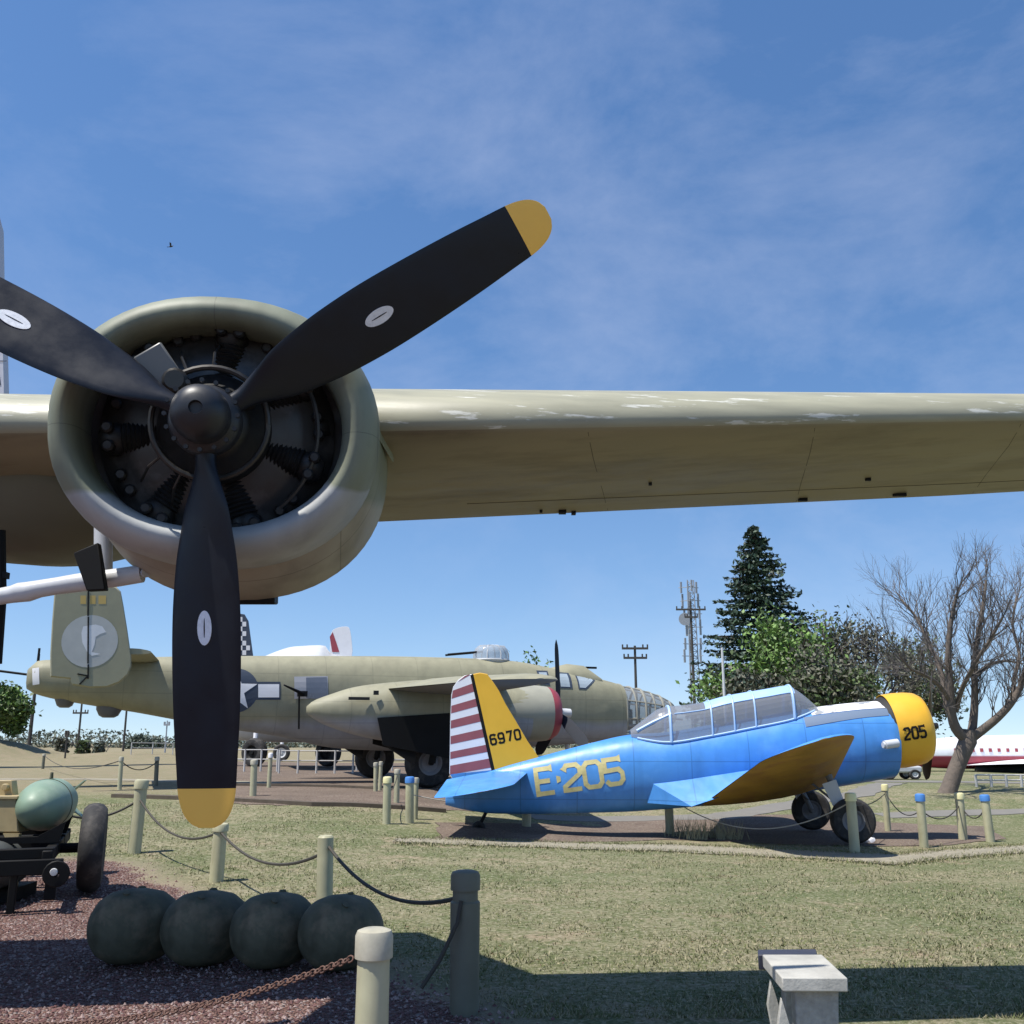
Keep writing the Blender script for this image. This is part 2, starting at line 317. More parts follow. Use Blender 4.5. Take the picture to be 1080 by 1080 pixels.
# ------------------------------------------------------------ mesh builder
class MB:
    def __init__(s): s.v = []; s.f = []; s.mi = []; s.m = 0
    def add(s, vs, fs):
        o = len(s.v); s.v += [tuple(x) for x in vs]
        for f in fs: s.f.append([i+o for i in f]); s.mi.append(s.m)
    def box(s, c, d, R=None):
        hx, hy, hz = d[0]/2, d[1]/2, d[2]/2
        vs = [Vector((x, y, z)) for x in (-hx, hx) for y in (-hy, hy) for z in (-hz, hz)]
        if R: vs = [R @ v for v in vs]
        vs = [v+Vector(c) for v in vs]
        s.add(vs, [(0, 1, 3, 2), (4, 6, 7, 5), (0, 4, 5, 1), (2, 3, 7, 6), (0, 2, 6, 4), (1, 5, 7, 3)])
    def loft(s, rings, cap0=True, cap1=True, closed=True):
        n = len(rings[0]); vs = [p for r in rings for p in r]; fs = []
        for i in range(len(rings)-1):
            for j in range(n if closed else n-1):
                k = (j+1) % n
                fs.append((i*n+j, i*n+k, (i+1)*n+k, (i+1)*n+j))
        if cap0: fs.append(tuple(range(n-1, -1, -1)))
        if cap1: fs.append(tuple((len(rings)-1)*n+j for j in range(n)))
        s.add(vs, fs)
    def tube(s, pts, rad, n=8, caps=True):
        pts = [Vector(p) for p in pts]
        if not isinstance(rad, (list, tuple)): rad = [rad]*len(pts)
        rings = []; up = None
        for i, p in enumerate(pts):
            a = pts[max(0, i-1)]; b = pts[min(len(pts)-1, i+1)]
            t = (b-a)
            if t.length < 1e-9: t = Vector((0, 0, 1))
            t.normalize()
            if up is None:
                up = t.orthogonal().normalized()
            else:
                up = (up - t*up.dot(t))
                if up.length < 1e-6: up = t.orthogonal()
                up.normalize()
            w = t.cross(up)
            rings.append([p + (up*cos(2*PI*k/n) + w*sin(2*PI*k/n))*rad[i] for k in range(n)])
        s.loft(rings, caps, caps)
    def lathe(s, o, ax, prof, n=32, cap0=False, cap1=False, sx=1.0):
        """prof: list (distance along ax, radius)"""
        o = Vector(o); ax = Vector(ax).normalized()
        u = Vector((0, 0, 1)) if abs(ax.z) < 0.9 else Vector((1, 0, 0))
        u = (u-ax*u.dot(ax)).normalized(); w = ax.cross(u)
        s.loft([[o+ax*d+(u*cos(2*PI*k/n)+w*sin(2*PI*k/n)*sx)*max(r, 1e-4) for k in range(n)] for d, r in prof], cap0, cap1)
    def prism(s, pts, off):
        """pts 3-D planar outline, off extrusion vector"""
        n = len(pts); off = Vector(off); vs = [Vector(p) for p in pts]+[Vector(p)+off for p in pts]
        fs = [tuple(range(n-1, -1, -1)), tuple(range(n, 2*n))]+[(i, (i+1) % n, n+(i+1) % n, n+i) for i in range(n)]
        s.add(vs, fs)
    def build(s, name, mats, parent=None, smooth=35, bevel=0, fixn=True, prot=None):
        me = bpy.data.meshes.new(name); me.from_pydata(s.v, [], s.f)
        if not isinstance(mats, (list, tuple)): mats = [mats]
        for m in mats: me.materials.append(M[m] if isinstance(m, str) else m)
        if len(mats) > 1: me.polygons.foreach_set('material_index', s.mi)
        if fixn:
            bm = bmesh.new(); bm.from_mesh(me); bmesh.ops.recalc_face_normals(bm, faces=bm.faces); bm.to_mesh(me); bm.free()
        if smooth:
            me.polygons.foreach_set('use_smooth', [True]*len(me.polygons))
            me.set_sharp_from_angle(angle=radians(smooth))
        me.update()
        o = bpy.data.objects.new(name, me); COL.objects.link(o)
        if parent: o.parent = parent
        if bevel:
            b = o.modifiers.new('bevel', 'BEVEL'); b.width = bevel; b.segments = 2; b.limit_method = 'ANGLE'
        return o
def tag(o, label=None, cat=None, group=None, kind=None):
    if label: o['label'] = label
    if cat: o['category'] = cat
    if group: o['group'] = group
    if kind: o['kind'] = kind
    return o
def empty(name, loc, rz=0, label=None, cat=None, group=None):
    o = bpy.data.objects.new(name, None); COL.objects.link(o); o.location = loc; o.rotation_euler = (0, 0, rz)
    o.empty_display_size = 0.2
    return tag(o, label, cat, group)
def interp(tab, x, k):
    """catmull-rom through table rows sorted by row[0]"""
    n = len(tab)
    if x <= tab[0][0]: return tab[0][k]
    if x >= tab[-1][0]: return tab[-1][k]
    i = 0
    while tab[i+1][0] < x: i += 1
    x0, x1 = tab[i][0], tab[i+1][0]; y0, y1 = tab[i][k], tab[i+1][k]; h = x1-x0
    d = (y1-y0)/h
    m0 = d if i == 0 else (y1-tab[i-1][k])/(x1-tab[i-1][0])
    m1 = d if i+2 >= n else (tab[i+2][k]-y0)/(tab[i+2][0]-x0)
    if d == 0: m0 = m1 = 0
    else:
        m0 = max(min(m0/d, 3), 0)*d; m1 = max(min(m1/d, 3), 0)*d
    t = (x-x0)/h
    return (2*t**3-3*t*t+1)*y0+(t**3-2*t*t+t)*h*m0+(-2*t**3+3*t*t)*y1+(t**3-t*t)*h*m1
def sgnpow(v, p): return math.copysign(abs(v)**p, v)

class Craft:
    """local frame of an aircraft: s forward, l to its far side, z up"""
    def __init__(self, x0, y0, yaw): self.o = Vector((x0, y0, 0)); self.yaw = yaw; self.h = Vector((cos(yaw), sin(yaw), 0)); self.l = Vector((-sin(yaw), cos(yaw), 0))
    def tr(self, px, py, l=0.0):
        r = ray(px, py); n = self.l
        t = ((self.o-CAM).dot(n)+l)/r.dot(n)
        p = CAM+r*t
        return ((p-self.o).dot(self.h), p.z)
    def body(self, tab, n=2.2, N=36, steps=70):
        """tab rows (s, ztop, zbot, halfwidth)"""
        rings = []
        s0, s1 = tab[0][0], tab[-1][0]
        for i in range(steps+1):
            s = s0+(s1-s0)*i/steps
            zt, zb, w = (interp(tab, s, k) for k in (1, 2, 3))
            c, h = (zt+zb)/2, (zt-zb)/2
            rings.append([(s, w*sgnpow(cos(2*PI*k/N), 2/n), c+h*sgnpow(sin(2*PI*k/N), 2/n)) for k in range(N)])
        return rings
def side(tab, s, z, n=2.2):
    zt, zb, w = (interp(tab, s, k) for k in (1, 2, 3)); c, h = (zt+zb)/2, (zt-zb)/2
    q = min(1.0, abs((z-c)/h)); return w*(1-q**n)**(1/n)

# stroke lettering -----------------------------------------------------------
STK = {'0': [[(.2, 0), (.8, 0), (1, .15), (1, .85), (.8, 1), (.2, 1), (0, .85), (0, .15), (.2, 0)]],
       '2': [[(0, .8), (.2, 1), (.8, 1), (1, .85), (1, .62), (0, .15), (0, 0), (1, 0)]],
       '5': [[(1, 1), (0, 1), (0, .55), (.8, .58), (1, .42), (1, .15), (.8, 0), (.2, 0), (0, .15)]],
       'E': [[(1, 1), (0, 1), (0, 0), (1, 0)], [(0, .5), (.8, .5)]],
       '-': [[(-.05, .5), (.2, .5)]],
       '6': [[(1, .85), (.8, 1), (.2, 1), (0, .85), (0, .15), (.2, 0), (.8, 0), (1, .15), (1, .45), (.8, .57), (0, .57)]],
       '9': [[(0, .15), (.2, 0), (.8, 0), (1, .15), (1, .85), (.8, 1), (.2, 1), (0, .85), (0, .55), (.2, .43), (1, .43)]],
       '7': [[(0, 1), (1, 1), (.4, 0)]],
       '1': [[(.2, .8), (.55, 1), (.55, 0)]]}
def letters(mb, txt, org, ux, uz, h, w, gap, sw, proj):
    """org (u,v) start; ux, uz 2-D unit vectors of the baseline and the up stroke"""
    x = 0.0
    for ch in txt:
        for st in STK.get(ch, []):
            P = [(org[0]+ux[0]*(x+a*w)+uz[0]*b*h, org[1]+ux[1]*(x+a*w)+uz[1]*b*h) for a, b in st]
            # resample
            Q = []
            for i in range(len(P)-1):
                m = max(1, int(math.hypot(P[i+1][0]-P[i][0], P[i+1][1]-P[i][1])/(h*0.12)))
                for j in range(m): Q.append((P[i][0]+(P[i+1][0]-P[i][0])*j/m, P[i][1]+(P[i+1][1]-P[i][1])*j/m))
            Q.append(P[-1])
            vs = []
            cl = P[0] == P[-1]
            for i, q in enumerate(Q):
                if cl: a = Q[i-1] if i > 0 else Q[-2]; b = Q[i+1] if i < len(Q)-1 else Q[1]
                else: a = Q[max(0, i-1)]; b = Q[min(len(Q)-1, i+1)]
                tx, ty = b[0]-a[0], b[1]-a[1]; l = math.hypot(tx, ty) or 1
                tx /= l; ty /= l
                # mitre
                d1 = (q[0]-a[0], q[1]-a[1]); l1 = math.hypot(*d1) or 1
                c = 1.0 if l1 < 1e-6 else max(0.6, abs((d1[0]*tx+d1[1]*ty)/l1))
                hw = sw/2/c
                vs.append(proj(q[0]-ty*hw, q[1]+tx*hw)); vs.append(proj(q[0]+ty*hw, q[1]-tx*hw))
            mb.add(vs, [(2*i, 2*i+1, 2*i+3, 2*i+2) for i in range(len(Q)-1)])
        x += w*(0.15 if ch == '-' else 1)+gap
def patch(mb, poly, proj, cuts=3):
    """triangulated, subdivided 2-D outline laid on a surface by proj(u,v)"""
    bm = bmesh.new(); vs = [bm.verts.new((u, v, 0)) for u, v in poly]; bm.faces.new(vs)
    bmesh.ops.triangulate(bm, faces=bm.faces[:])
    for _ in range(cuts):
        bmesh.ops.subdivide_edges(bm, edges=bm.edges[:], cuts=1, use_grid_fill=True)
    bmesh.ops.triangulate(bm, faces=bm.faces[:])
    bm.verts.index_update()
    mb.add([proj(v.co.x, v.co.y) for v in bm.verts], [tuple(v.index for v in f.verts) for f in bm.faces]); bm.free()

def wheel(parent, name, c, R, W, ax=(0, 1, 0), rim='lgrey', rimr=0.55, leaf=True):
    c = Vector(c); ax = Vector(ax).normalized()
    w = MB(); h = W/2
    w.lathe(c, ax, [(-h*0.55, R*rimr*0.9), (-h*0.8, R*rimr), (-h, R*0.72), (-h*0.92, R*0.88), (-h*0.6, R*0.97), (-h*0.2, R), (h*0.2, R), (h*0.6, R*0.97), (h*0.92, R*0.88), (h, R*0.72), (h*0.8, R*rimr), (h*0.55, R*rimr*0.9)], 40)
    ty = w.build(name, 'tyre', parent)
    if leaf:
        r = MB()
        r.lathe(c, ax, [(-h*0.75, 0.001), (-h*0.78, R*rimr*0.25), (-h*0.55, R*rimr*0.3), (-h*0.5, R*rimr*0.75), (-h*0.7, R*rimr*0.85), (-h*0.83, R*rimr*1.02), (-h*0.8, R*rimr*1.05),
                        (h*0.8, R*rimr*1.05), (h*0.83, R*rimr*1.02), (h*0.7, R*rimr*0.85), (h*0.5, R*rimr*0.75), (h*0.55, R*rimr*0.3), (h*0.78, R*rimr*0.25), (h*0.75, 0.001)], 32)
        r.build('rim', rim, ty)
    return ty

# ============================================================ WORLD / LIGHT
SHX, SHY = 0.38, 0.225                      # shadow shift per metre of height
sdir = Vector((SHX, SHY, -1)).normalized()
el = math.asin(-sdir.z); rot = atan2(-sdir.x, -sdir.y)
W = bpy.data.worlds.new('World'); scene.world = W; W.use_nodes = True
nt = W.node_tree; N = nt.nodes; L = nt.links
bg = N['Background']; bg.inputs['Strength'].default_value = 0.110
sky = N.new('ShaderNodeTexSky'); sky.sky_type = 'NISHITA'; sky.sun_disc = False
sky.sun_elevation = el; sky.sun_rotation = rot % (2*PI); sky.air_density = 1.1; sky.dust_density = 0.25; sky.ozone_density = 3.0; sky.altitude = 50
tc = N.new('ShaderNodeTexCoord')
lift = N.new('ShaderNodeVectorMath'); lift.operation = 'ADD'; lift.inputs[1].default_value = (0, 0, 0.085); L.new(tc.outputs['Generated'], lift.inputs[0])
nrm = N.new('ShaderNodeVectorMath'); nrm.operation = 'NORMALIZE'; L.new(lift.outputs[0], nrm.inputs[0]); L.new(nrm.outputs[0], sky.inputs['Vector'])
mp = N.new('ShaderNodeMapping'); mp.inputs['Scale'].default_value = (1.0, 1.0, 1.9); mp.inputs['Rotation'].default_value = (0.0, -0.2, 0.6)
L.new(tc.outputs['Generated'], mp.inputs['Vector'])
n1 = N.new('ShaderNodeTexNoise'); n1.inputs['Scale'].default_value = 2.6; n1.inputs['Detail'].default_value = 12; n1.inputs['Roughness'].default_value = 0.62; n1.inputs['Distortion'].default_value = 0.25
L.new(mp.outputs[0], n1.inputs['Vector'])
n2 = N.new('ShaderNodeTexNoise'); n2.inputs['Scale'].default_value = 0.9; n2.inputs['Detail'].default_value = 3
L.new(tc.outputs['Generated'], n2.inputs['Vector'])
r1 = N.new('ShaderNodeMapRange'); r1.inputs['From Min'].default_value = 0.46; r1.inputs['From Max'].default_value = 0.72; r1.inputs['To Max'].default_value = 0.22
L.new(n1.outputs['Fac'], r1.inputs['Value'])
r2 = N.new('ShaderNodeMapRange'); r2.inputs['From Min'].default_value = 0.42; r2.inputs['From Max'].default_value = 0.62
L.new(n2.outputs['Fac'], r2.inputs['Value'])
mu = N.new('ShaderNodeMath'); mu.operation = 'MULTIPLY'; L.new(r1.outputs[0], mu.inputs[0]); L.new(r2.outputs[0], mu.inputs[1])
mx = N.new('ShaderNodeMix'); mx.data_type = 'RGBA'; L.new(mu.outputs[0], mx.inputs['Factor']); mx.inputs['B'].default_value = (5.6, 5.9, 7.0, 1)
hs = N.new('ShaderNodeHueSaturation'); hs.inputs['Saturation'].default_value = 1.2; L.new(sky.outputs[0], hs.inputs['Color'])
tint = N.new('ShaderNodeVectorMath'); tint.operation = 'MULTIPLY'; tint.inputs[1].default_value = (1.17, 1.04, 1.03); L.new(hs.outputs[0], tint.inputs[0])
L.new(tint.outputs[0], mx.inputs['A']); L.new(mx.outputs['Result'], bg.inputs['Color'])
sl = bpy.data.lights.new('sun', 'SUN'); sl.energy = 4.7; sl.angle = radians(0.53); sl.color = (1.0, 0.955, 0.88)
so = bpy.data.objects.new('sun', sl); COL.objects.link(so); so.rotation_euler = sdir.to_track_quat('-Z', 'Y').to_euler(); so.location = (-20, -16, 40)
cam = bpy.data.cameras.new('camera'); co = bpy.data.objects.new('camera', cam); COL.objects.link(co)
co.location = CAM; co.rotation_euler = (PI/2+TH, 0, 0); cam.sensor_width = 36; cam.lens = 36*FPX/1080; cam.clip_end = 5000; cam.clip_start = 0.05
scene.camera = co
scene.view_settings.view_transform = 'Standard'; scene.view_settings.look = 'None'; scene.view_settings.exposure = 0.50; scene.view_settings.gamma = 1

# ============================================================ GROUND
def grid_sheet(name, xs, ys, z0, m, kind='structure'):
    vs = [(x, y, terr(x, y)+z0) for y in ys for x in xs]; nx = len(xs)
    fs = [(j*nx+i, j*nx+i+1, (j+1)*nx+i+1, (j+1)*nx+i) for j in range(len(ys)-1) for i in range(nx-1)]
    b = MB(); b.add(vs, fs); return tag(b.build(name, m, smooth=180), kind=kind)
xs = [-1500, -700, -350, -200, -120, -90]+[-70+i*1.0 for i in range(141)]+[90, 120, 200, 350, 700, 1500]
ys = [-60, -20, -5]+[0.8*i for i in range(100)]+[80+3*i for i in range(20)]+[150, 200, 300, 500, 900, 1500, 2600]
grid_sheet('ground', xs, ys, 0, 'ground')
def drape(name, poly, z0, m, kind='structure', cuts=4, thick=0):
    b = MB(); patch(b, poly, lambda u, v: (u, v, terr(u, v)+z0), cuts)
    return tag(b.build(name, m, smooth=180), kind=kind)
def rag(pts, amp, n=8, seed=1):
    r = random.Random(seed); out = []
    for i in range(len(pts)):
        a = Vector(pts[i]); c = Vector(pts[(i+1) % len(pts)])
        for k in range(n):
            p = a.lerp(c, k/n); out.append((p.x+r.uniform(-amp, amp), p.y+r.uniform(-amp, amp)))
    return out
def g2(px, py): p = gp(px, py); return (p.x, p.y)
# gravel bed under the blue trainer, gravel bed under the twin-tailed bomber
drape('gravel_bed', rag([g2(462, 888), g2(700, 886), g2(900, 893), g2(1000, 892), g2(1062, 885), g2(1040, 872), g2(930, 868), g2(880, 858), g2(700, 862), g2(462, 868)], 0.06, 6, 2), 0.008, 'gravel')
drape('gravel_bed', rag([g2(228, 847), g2(300, 850), g2(470, 856), g2(560, 850), g2(700, 838), g2(760, 826), g2(600, 806), g2(240, 803)], 0.15, 8, 3), 0.008, 'gravel')
# pale concrete strip edging the trainer's bed
def strip(name, pts, w, z, m, h=0.03):
    b = MB(); P = [Vector((*g2(*p), 0)) for p in pts]; Q = []
    for i in range(len(P)-1):
        k = max(2, int((P[i+1]-P[i]).length/0.4))
        for j in range(k): Q.append(P[i].lerp(P[i+1], j/k))
    Q.append(P[-1]); rings = []
    rr = random.Random(5)
    for i, q in enumerate(Q):
        t = (Q[min(i+1, len(Q)-1)]-Q[max(0, i-1)]).normalized(); n = Vector((-t.y, t.x, 0))
        ww = w*rr.uniform(0.85, 1.15)
        a = q+n*ww/2; c = q-n*ww/2
        za, zc = terr(a.x, a.y), terr(c.x, c.y)
        rings.append([(a.x, a.y, za-0.05), (a.x, a.y, za+h), (c.x, c.y, zc+h), (c.x, c.y, zc-0.05)])
    b.loft(rings); return tag(b.build(name, m, smooth=20), kind='structure')
drape('gritty_verge', rag([g2(x, y) for x, y in [(418, 885), (560, 888), (700, 891), (880, 899), (945, 902), (1000, 897), (1085, 892), (1085, 899), (1000, 906), (945, 913), (880, 908), (700, 898), (560, 894), (418, 889)]], 0.07, 14, 6), 0.012, 'kerb')
strip('asphalt_path', [(560, 862), (760, 862), (850, 846), (905, 838), (940, 826)], .75, 0, 'asphalt', 0.012)
strip('asphalt_path', [(930, 861), (1000, 858), (1090, 856), (1200, 855)], .7, 0, 'asphalt', 0.013)
strip('road', [(700, 826), (900, 824), (1080, 826), (1300, 826)], 1.2, 0, 'asphalt', 0.015)
strip('timber_edging', [(120, 841), (240, 845), (330, 850), (470, 857)], 0.16, 0, 'timber', 0.07)
strip('timber_edging', [(250, 829), (330, 830), (400, 833)], 0.15, 0, 'timber', 0.06)
strip('footpath', [(-40, 822), (100, 822), (190, 824), (300, 826)], 0.9, 0, 'kerb', 0.012)

# scattered stones on the near gravel + grass blades : stuff
def inbed(x, y): 
    A = (-0.1, 6.0); B = (-5.6, 14.0); nx, ny = (B[1]-A[1]), -(B[0]-A[0]); l = math.hypot(nx, ny)
    return ((x-A[0])*nx+(y-A[1])*ny)/l
rg = random.Random(11)
st = MB(); cnt = 0
while cnt < 15000:
    y = 5.2+rg.random()**1.6*7.8; x = rg.uniform(-0.6*y-0.6, 0.3)
    d = inbed(x, y)
    if d > 0.12+rg.gauss(0, 0.12): continue
    r = rg.uniform(0.006, 0.017); z = terr(x, y)
    st.m = 0 if rg.random() < 0.62 else 1
    a = rg.uniform(0, PI); vs = []
    for k in range(4): vs.append((x+r*rg.uniform(.7, 1.2)*cos(a+k*PI/2), y+r*rg.uniform(.7, 1.2)*sin(a+k*PI/2), z+r*rg.uniform(0, .4)))
    vs.append((x+rg.uniform(-.3, .3)*r, y+rg.uniform(-.3, .3)*r, z+r*rg.uniform(.8, 1.4)))
    st.add(vs, [(0, 1, 4), (1, 2, 4), (2, 3, 4), (3, 0, 4)]); cnt += 1
tag(st.build('gravel_stones', ['stone1', 'stone2'], smooth=0), kind='stuff')
gb = MB(); cnt = 0
while cnt < 52000:
    y = 6.2+rg.random()**1.5*13.5; x = rg.uniform(-0.55*y, 0.56*y)
    d = inbed(x, y)
    if y < 13.4 and d < 0.15+abs(rg.gauss(0, 0.25)): continue
    # clumpy cover
    cl = sin(x*1.9+sin(y*1.3)*2)*sin(y*2.3+sin(x*1.1)*2)+0.5*sin(x*5.1+y*3)*sin(y*6.2-x)
    if cl < rg.uniform(-1.2, 0.7): continue
    if y > 16 and 0.05 < 1: 
        if y > 16.0+0.03*x and x > -2.2: continue
    h = rg.uniform(0.009, 0.032)*(1.15 if cl > 0.6 else 0.9); w = rg.uniform(0.003, 0.006)*(1+y*0.04); a = rg.uniform(0, PI); z = terr(x, y)
    dx, dy = cos(a)*w, sin(a)*w; lx, ly = rg.gauss(0, h*0.8), rg.gauss(0, h*0.8)
    gb.m = 0 if rg.random() < 0.45 else 1
    gb.add([(x-dx, y-dy, z-0.005), (x+dx, y+dy, z-0.005), (x+lx, y+ly, z+h)], [(0, 1, 2)]); cnt += 1
for pts_ in ([(418, 885), (560, 888), (700, 891), (880, 899), (945, 902), (1000, 897), (1085, 892)], [(418, 890), (560, 894), (700, 898), (880, 908), (945, 913), (1000, 906), (1085, 899)]):
    PP = [Vector(g2(*p)) for p in pts_]
    for a_, b_ in zip(PP, PP[1:]):
        for k in range(int((b_-a_).length*420)):
            q = a_.lerp(b_, rg.random()); x, y = q.x+rg.gauss(0, .03), q.y+rg.gauss(0, .11); z = terr(x, y)
            h = rg.uniform(.015, .055); w = rg.uniform(.005, .010); a = rg.uniform(0, PI)
            gb.m = 0 if rg.random() < .5 else 1
            gb.add([(x-cos(a)*w, y-sin(a)*w, z), (x+cos(a)*w, y+sin(a)*w, z), (x+rg.gauss(0, h*.6), y+rg.gauss(0, h*.6), z+h)], [(0, 1, 2)])
# clippings, fallen leaves and small clods on the lawn
for k in range(2600):
    y = 6.4+rg.random()**1.4*10; x = rg.uniform(-.5*y, .56*y)
    if y < 13.4 and inbed(x, y) < .1: continue
    z = terr(x, y)+.012; r = rg.uniform(.006, .02); a = rg.uniform(0, PI); gb.m = rg.choice((0, 1, 1, 2))
    gb.add([(x-cos(a)*r, y-sin(a)*r, z), (x+sin(a)*r*.4, y-cos(a)*r*.4, z+.006), (x+cos(a)*r, y+sin(a)*r, z+.002), (x-sin(a)*r*.4, y+cos(a)*r*.4, z)], [(0, 1, 2, 3)])
tag(gb.build('grass_blades', ['blade1', 'blade2', 'deadleaf'], smooth=0, fixn=False), kind='stuff')

# ============================================================ FOREGROUND BOMBER
PC = at(217, 444, 4.34)                                     # propeller centre
FW = Vector((0.17, -1.0, -0.13)).normalized()               # thrust line, towards the camera
RT = Vector((1, 0, 0)); RT = (RT-FW*RT.dot(FW)).normalized(); UP = RT.cross(FW)*-1
if UP.z < 0: UP = -UP
def eng(r, u, f): return Vector((r, -f, u))                 # local coords of the engine frame: x=right, y=back, z=up
bm1 = empty('bomber', (PC.x, PC.y, 0), 0, 'huge olive drab bomber overhead with black yellow-tipped propeller and large round cowling', 'aircraft')
RM = Matrix((RT, -FW, UP)).transposed()                     # columns
def etrace(px, py, f):
    """pixel -> local (r,u) on the engine-frame plane lying f metres ahead of the propeller"""
    r = ray(px, py); n = FW; o = PC+FW*f
    t = (o-CAM).dot(n)/r.dot(n); p = CAM+r*t-PC
    return p.dot(RT), p.dot(UP)
def eframe(o):                                              # put a part built in the engine frame in place
    o.matrix_local = Matrix.Translation(Vector((0, 0, PC.z))) @ RM.to_4x4(); return o
# wing -----------------------------------------------------------------
def foil(X, w_af):
    t = (X+0.68)/3.78
    yl = 5.2+0.119*(X+0.68); hl = 1.766+0.05*(X+0.68)
    ch = 1.45-0.05*(X+0.68)*1.0
    if X < -1.2:      # inboard panel set aft and up, shaped so sun reaches the near gravel
        k = ss(-1.2, -2.1, X); yl += 0.88*k; hl = hl*(1-k)+k*(yl*0.3385); ch = ch*(1-k)+k*2.25
    if X > 3.1: ch = 1.26-0.09*(X-3.1)
    th = 0.29-0.02*(X+0.68)
    if X > 3.1: th = 0.214-0.022*(X-3.1)
    te = -0.27+0.013*(X+0.68)
    pts = []
    up = [(1.0, te+0.012), (.85, te*0.45+th*0.28), (.6, th*0.72), (.45, th*0.93), (.33, th), (.2, th*0.90), (.1, th*0.66), (.045, th*0.42), (.02, th*0.26), (.004, th*.08), (0, -th*.08), (.004, -th*.20)]
    lo = [(.016, -th*0.29), (.04, -th*0.35), (.10, -th*0.45), (.25, -th*0.62), (.45, -th*0.72), (.7, te*0.82), (.9, te*0.96), (1.0, te)]
    for c, z in up+lo: pts.append((X-PC.x, yl+ch*c-PC.y, CAMH+hl+z))
    return pts
def fine(pts, n=4):
    return pts
wb = MB()
XS = [-12.5, -8, -6, -4.4, -3, -2, -1, 0, 1, 2, 3.1, 4.5, 6, 7.5, 9, 10.2, 10.7]
rings = []
for i, X in enumerate(XS):
    r = foil(X, 1)
    if X > 9.5:
        k = 0.75 if X < 10.5 else 0.25
        c = sum((Vector(p) for p in r), Vector())/len(r); r = [tuple(c+(Vector(p)-c)*k) for p in r]
    rings.append(r)
n_ = len(rings[0])
for a_, b_ in zip(rings, rings[1:]):
    for j in range(n_):
        wb.m = 0 if j < 12 else 1
        k_ = (j+1) % n_; wb.add([a_[j], a_[k_], b_[k_], b_[j]], [(0, 1, 2, 3)])
for r_ in (rings[0], rings[-1]): wb.m = 0; wb.add(r_, [tuple(range(n_))])
# weld the strips
_me = bmesh.new(); _m = bpy.data.meshes.new('t'); _m.from_pydata(wb.v, [], wb.f); _m.polygons.foreach_set('material_index', wb.mi); _me.from_mesh(_m)
bmesh.ops.remove_doubles(_me, verts=_me.verts, dist=1e-5); _me.verts.index_update()
wb.v = [tuple(v.co) for v in _me.verts]; wb.f = [[v.index for v in f.verts] for f in _me.faces]; wb.mi = [f.material_index for f in _me.faces]; _me.free()
wingo = wb.build('wing', ['od_wing_top', 'od_wing'], bm1, smooth=60)
# control surface gap, hinge brackets and access panels under the wing
def under(X, c):
    r = foil(X, 1); lo = r[12:]; yl = r[10][1]; ch = r[-1][1]-yl; y = yl+c*ch
    for a, b2 in zip(lo, lo[1:]):
        if a[1] <= y <= b2[1]:
            t = (y-a[1])/(b2[1]-a[1]); return Vector((X-PC.x, y, a[2]+(b2[2]-a[2])*t))
    return Vector(lo[-1])
for X, c, w, d in ((0.35, .96, .05, .06), (0.43, .985, .03, .05), (2.05, .93, .06, .03), (2.75, .92, .09, .03), (0.9, .6, .02, .02), (2.4, .66, .035, .02), (0.2, .93, .02, .02)):
    p = under(X, c); q = MB(); q.box(p+Vector((0, 0, -0.004)), (w, d, 0.03)); q.build('hinge_bracket', 'black', bm1)
q = MB()
for c0, xa, xb in ((0.80, -0.3, 9.0),):
    n = 30
    for i in range(n):
        a = under(xa+(xb-xa)*i/n, c0); b = under(xa+(xb-xa)*(i+1)/n, c0)
        q.tube([a+Vector((0, 0, .001)), b+Vector((0, 0, .001))], 0.004, 4)
for X in (0.55, 1.9, 3.2, 4.6):
    P = [under(X+0.25*(c-.5), c)+Vector((0, 0, .001)) for c in (.04, .12, .25, .4, .55, .7, .85, .98)]
    q.tube(P, 0.0025, 4)
q.build('panel_seam', mat('seam_brown', (0.10, 0.085, 0.06), 0.8), bm1)  # panel joints as thin dark brown lines
# cowling --------------------------------------------------------------
lipL = etrace(52, 455, -0.40)[0]; lipR = etrace(401, 455, -0.40)[0]
lipT = etrace(227, 318, -0.45)[1]; lipB = etrace(227, 598, -0.40)[1]
oc, uc = (lipL+lipR)/2, (lipT+lipB)/2; ow, oh = (lipR-lipL)/2, (lipT-lipB)/2
iL = etrace(82, 451, -0.26)[0]; iR = etrace(362, 451, -0.26)[0]; iT = etrace(222, 345, -0.26)[1]; iB = etrace(222, 557, -0.26)[1]
ic, iu = (iL+iR)/2, (iT+iB)/2; iw, ih = (iR-iL)/2, (iT-iB)/2
def oval(cx, cz, w, h, y, n=2.15, K=64):
    return [(cx+w*sgnpow(cos(2*PI*k/K), 2/n), y, cz+h*sgnpow(sin(2*PI*k/K), 2/n)) for k in range(K)]
def mixo(t, y, n=2.15): # from inner opening (0) to outer (1)
    return oval(ic+(oc-ic)*t, iu+(uc-iu)*t, iw+(ow-iw)*t, ih+(oh-ih)*t, y, n)
c = MB()
c.loft([mixo(-0.02, 0.50), mixo(-0.03, 0.34), mixo(0.0, 0.26), mixo(0.06, 0.215), mixo(0.2, 0.175), mixo(0.38, 0.165), mixo(0.58, 0.185), mixo(0.78, 0.235), mixo(0.92, 0.32), mixo(1.0, 0.43), mixo(1.015, 0.60), mixo(1.01, 0.74)], False, False)
cw = c.build('cowling', 'cowl', bm1, smooth=60); eframe(cw)
c = MB()
bx_, bz_ = 0.03, -0.02
c.loft([mixo(-0.02, 0.495), mixo(-0.3, 0.52), mixo(-0.3, 1.0)], False, True)
inn = c.build('cowl_interior', 'cowl_in', bm1); eframe(inn)
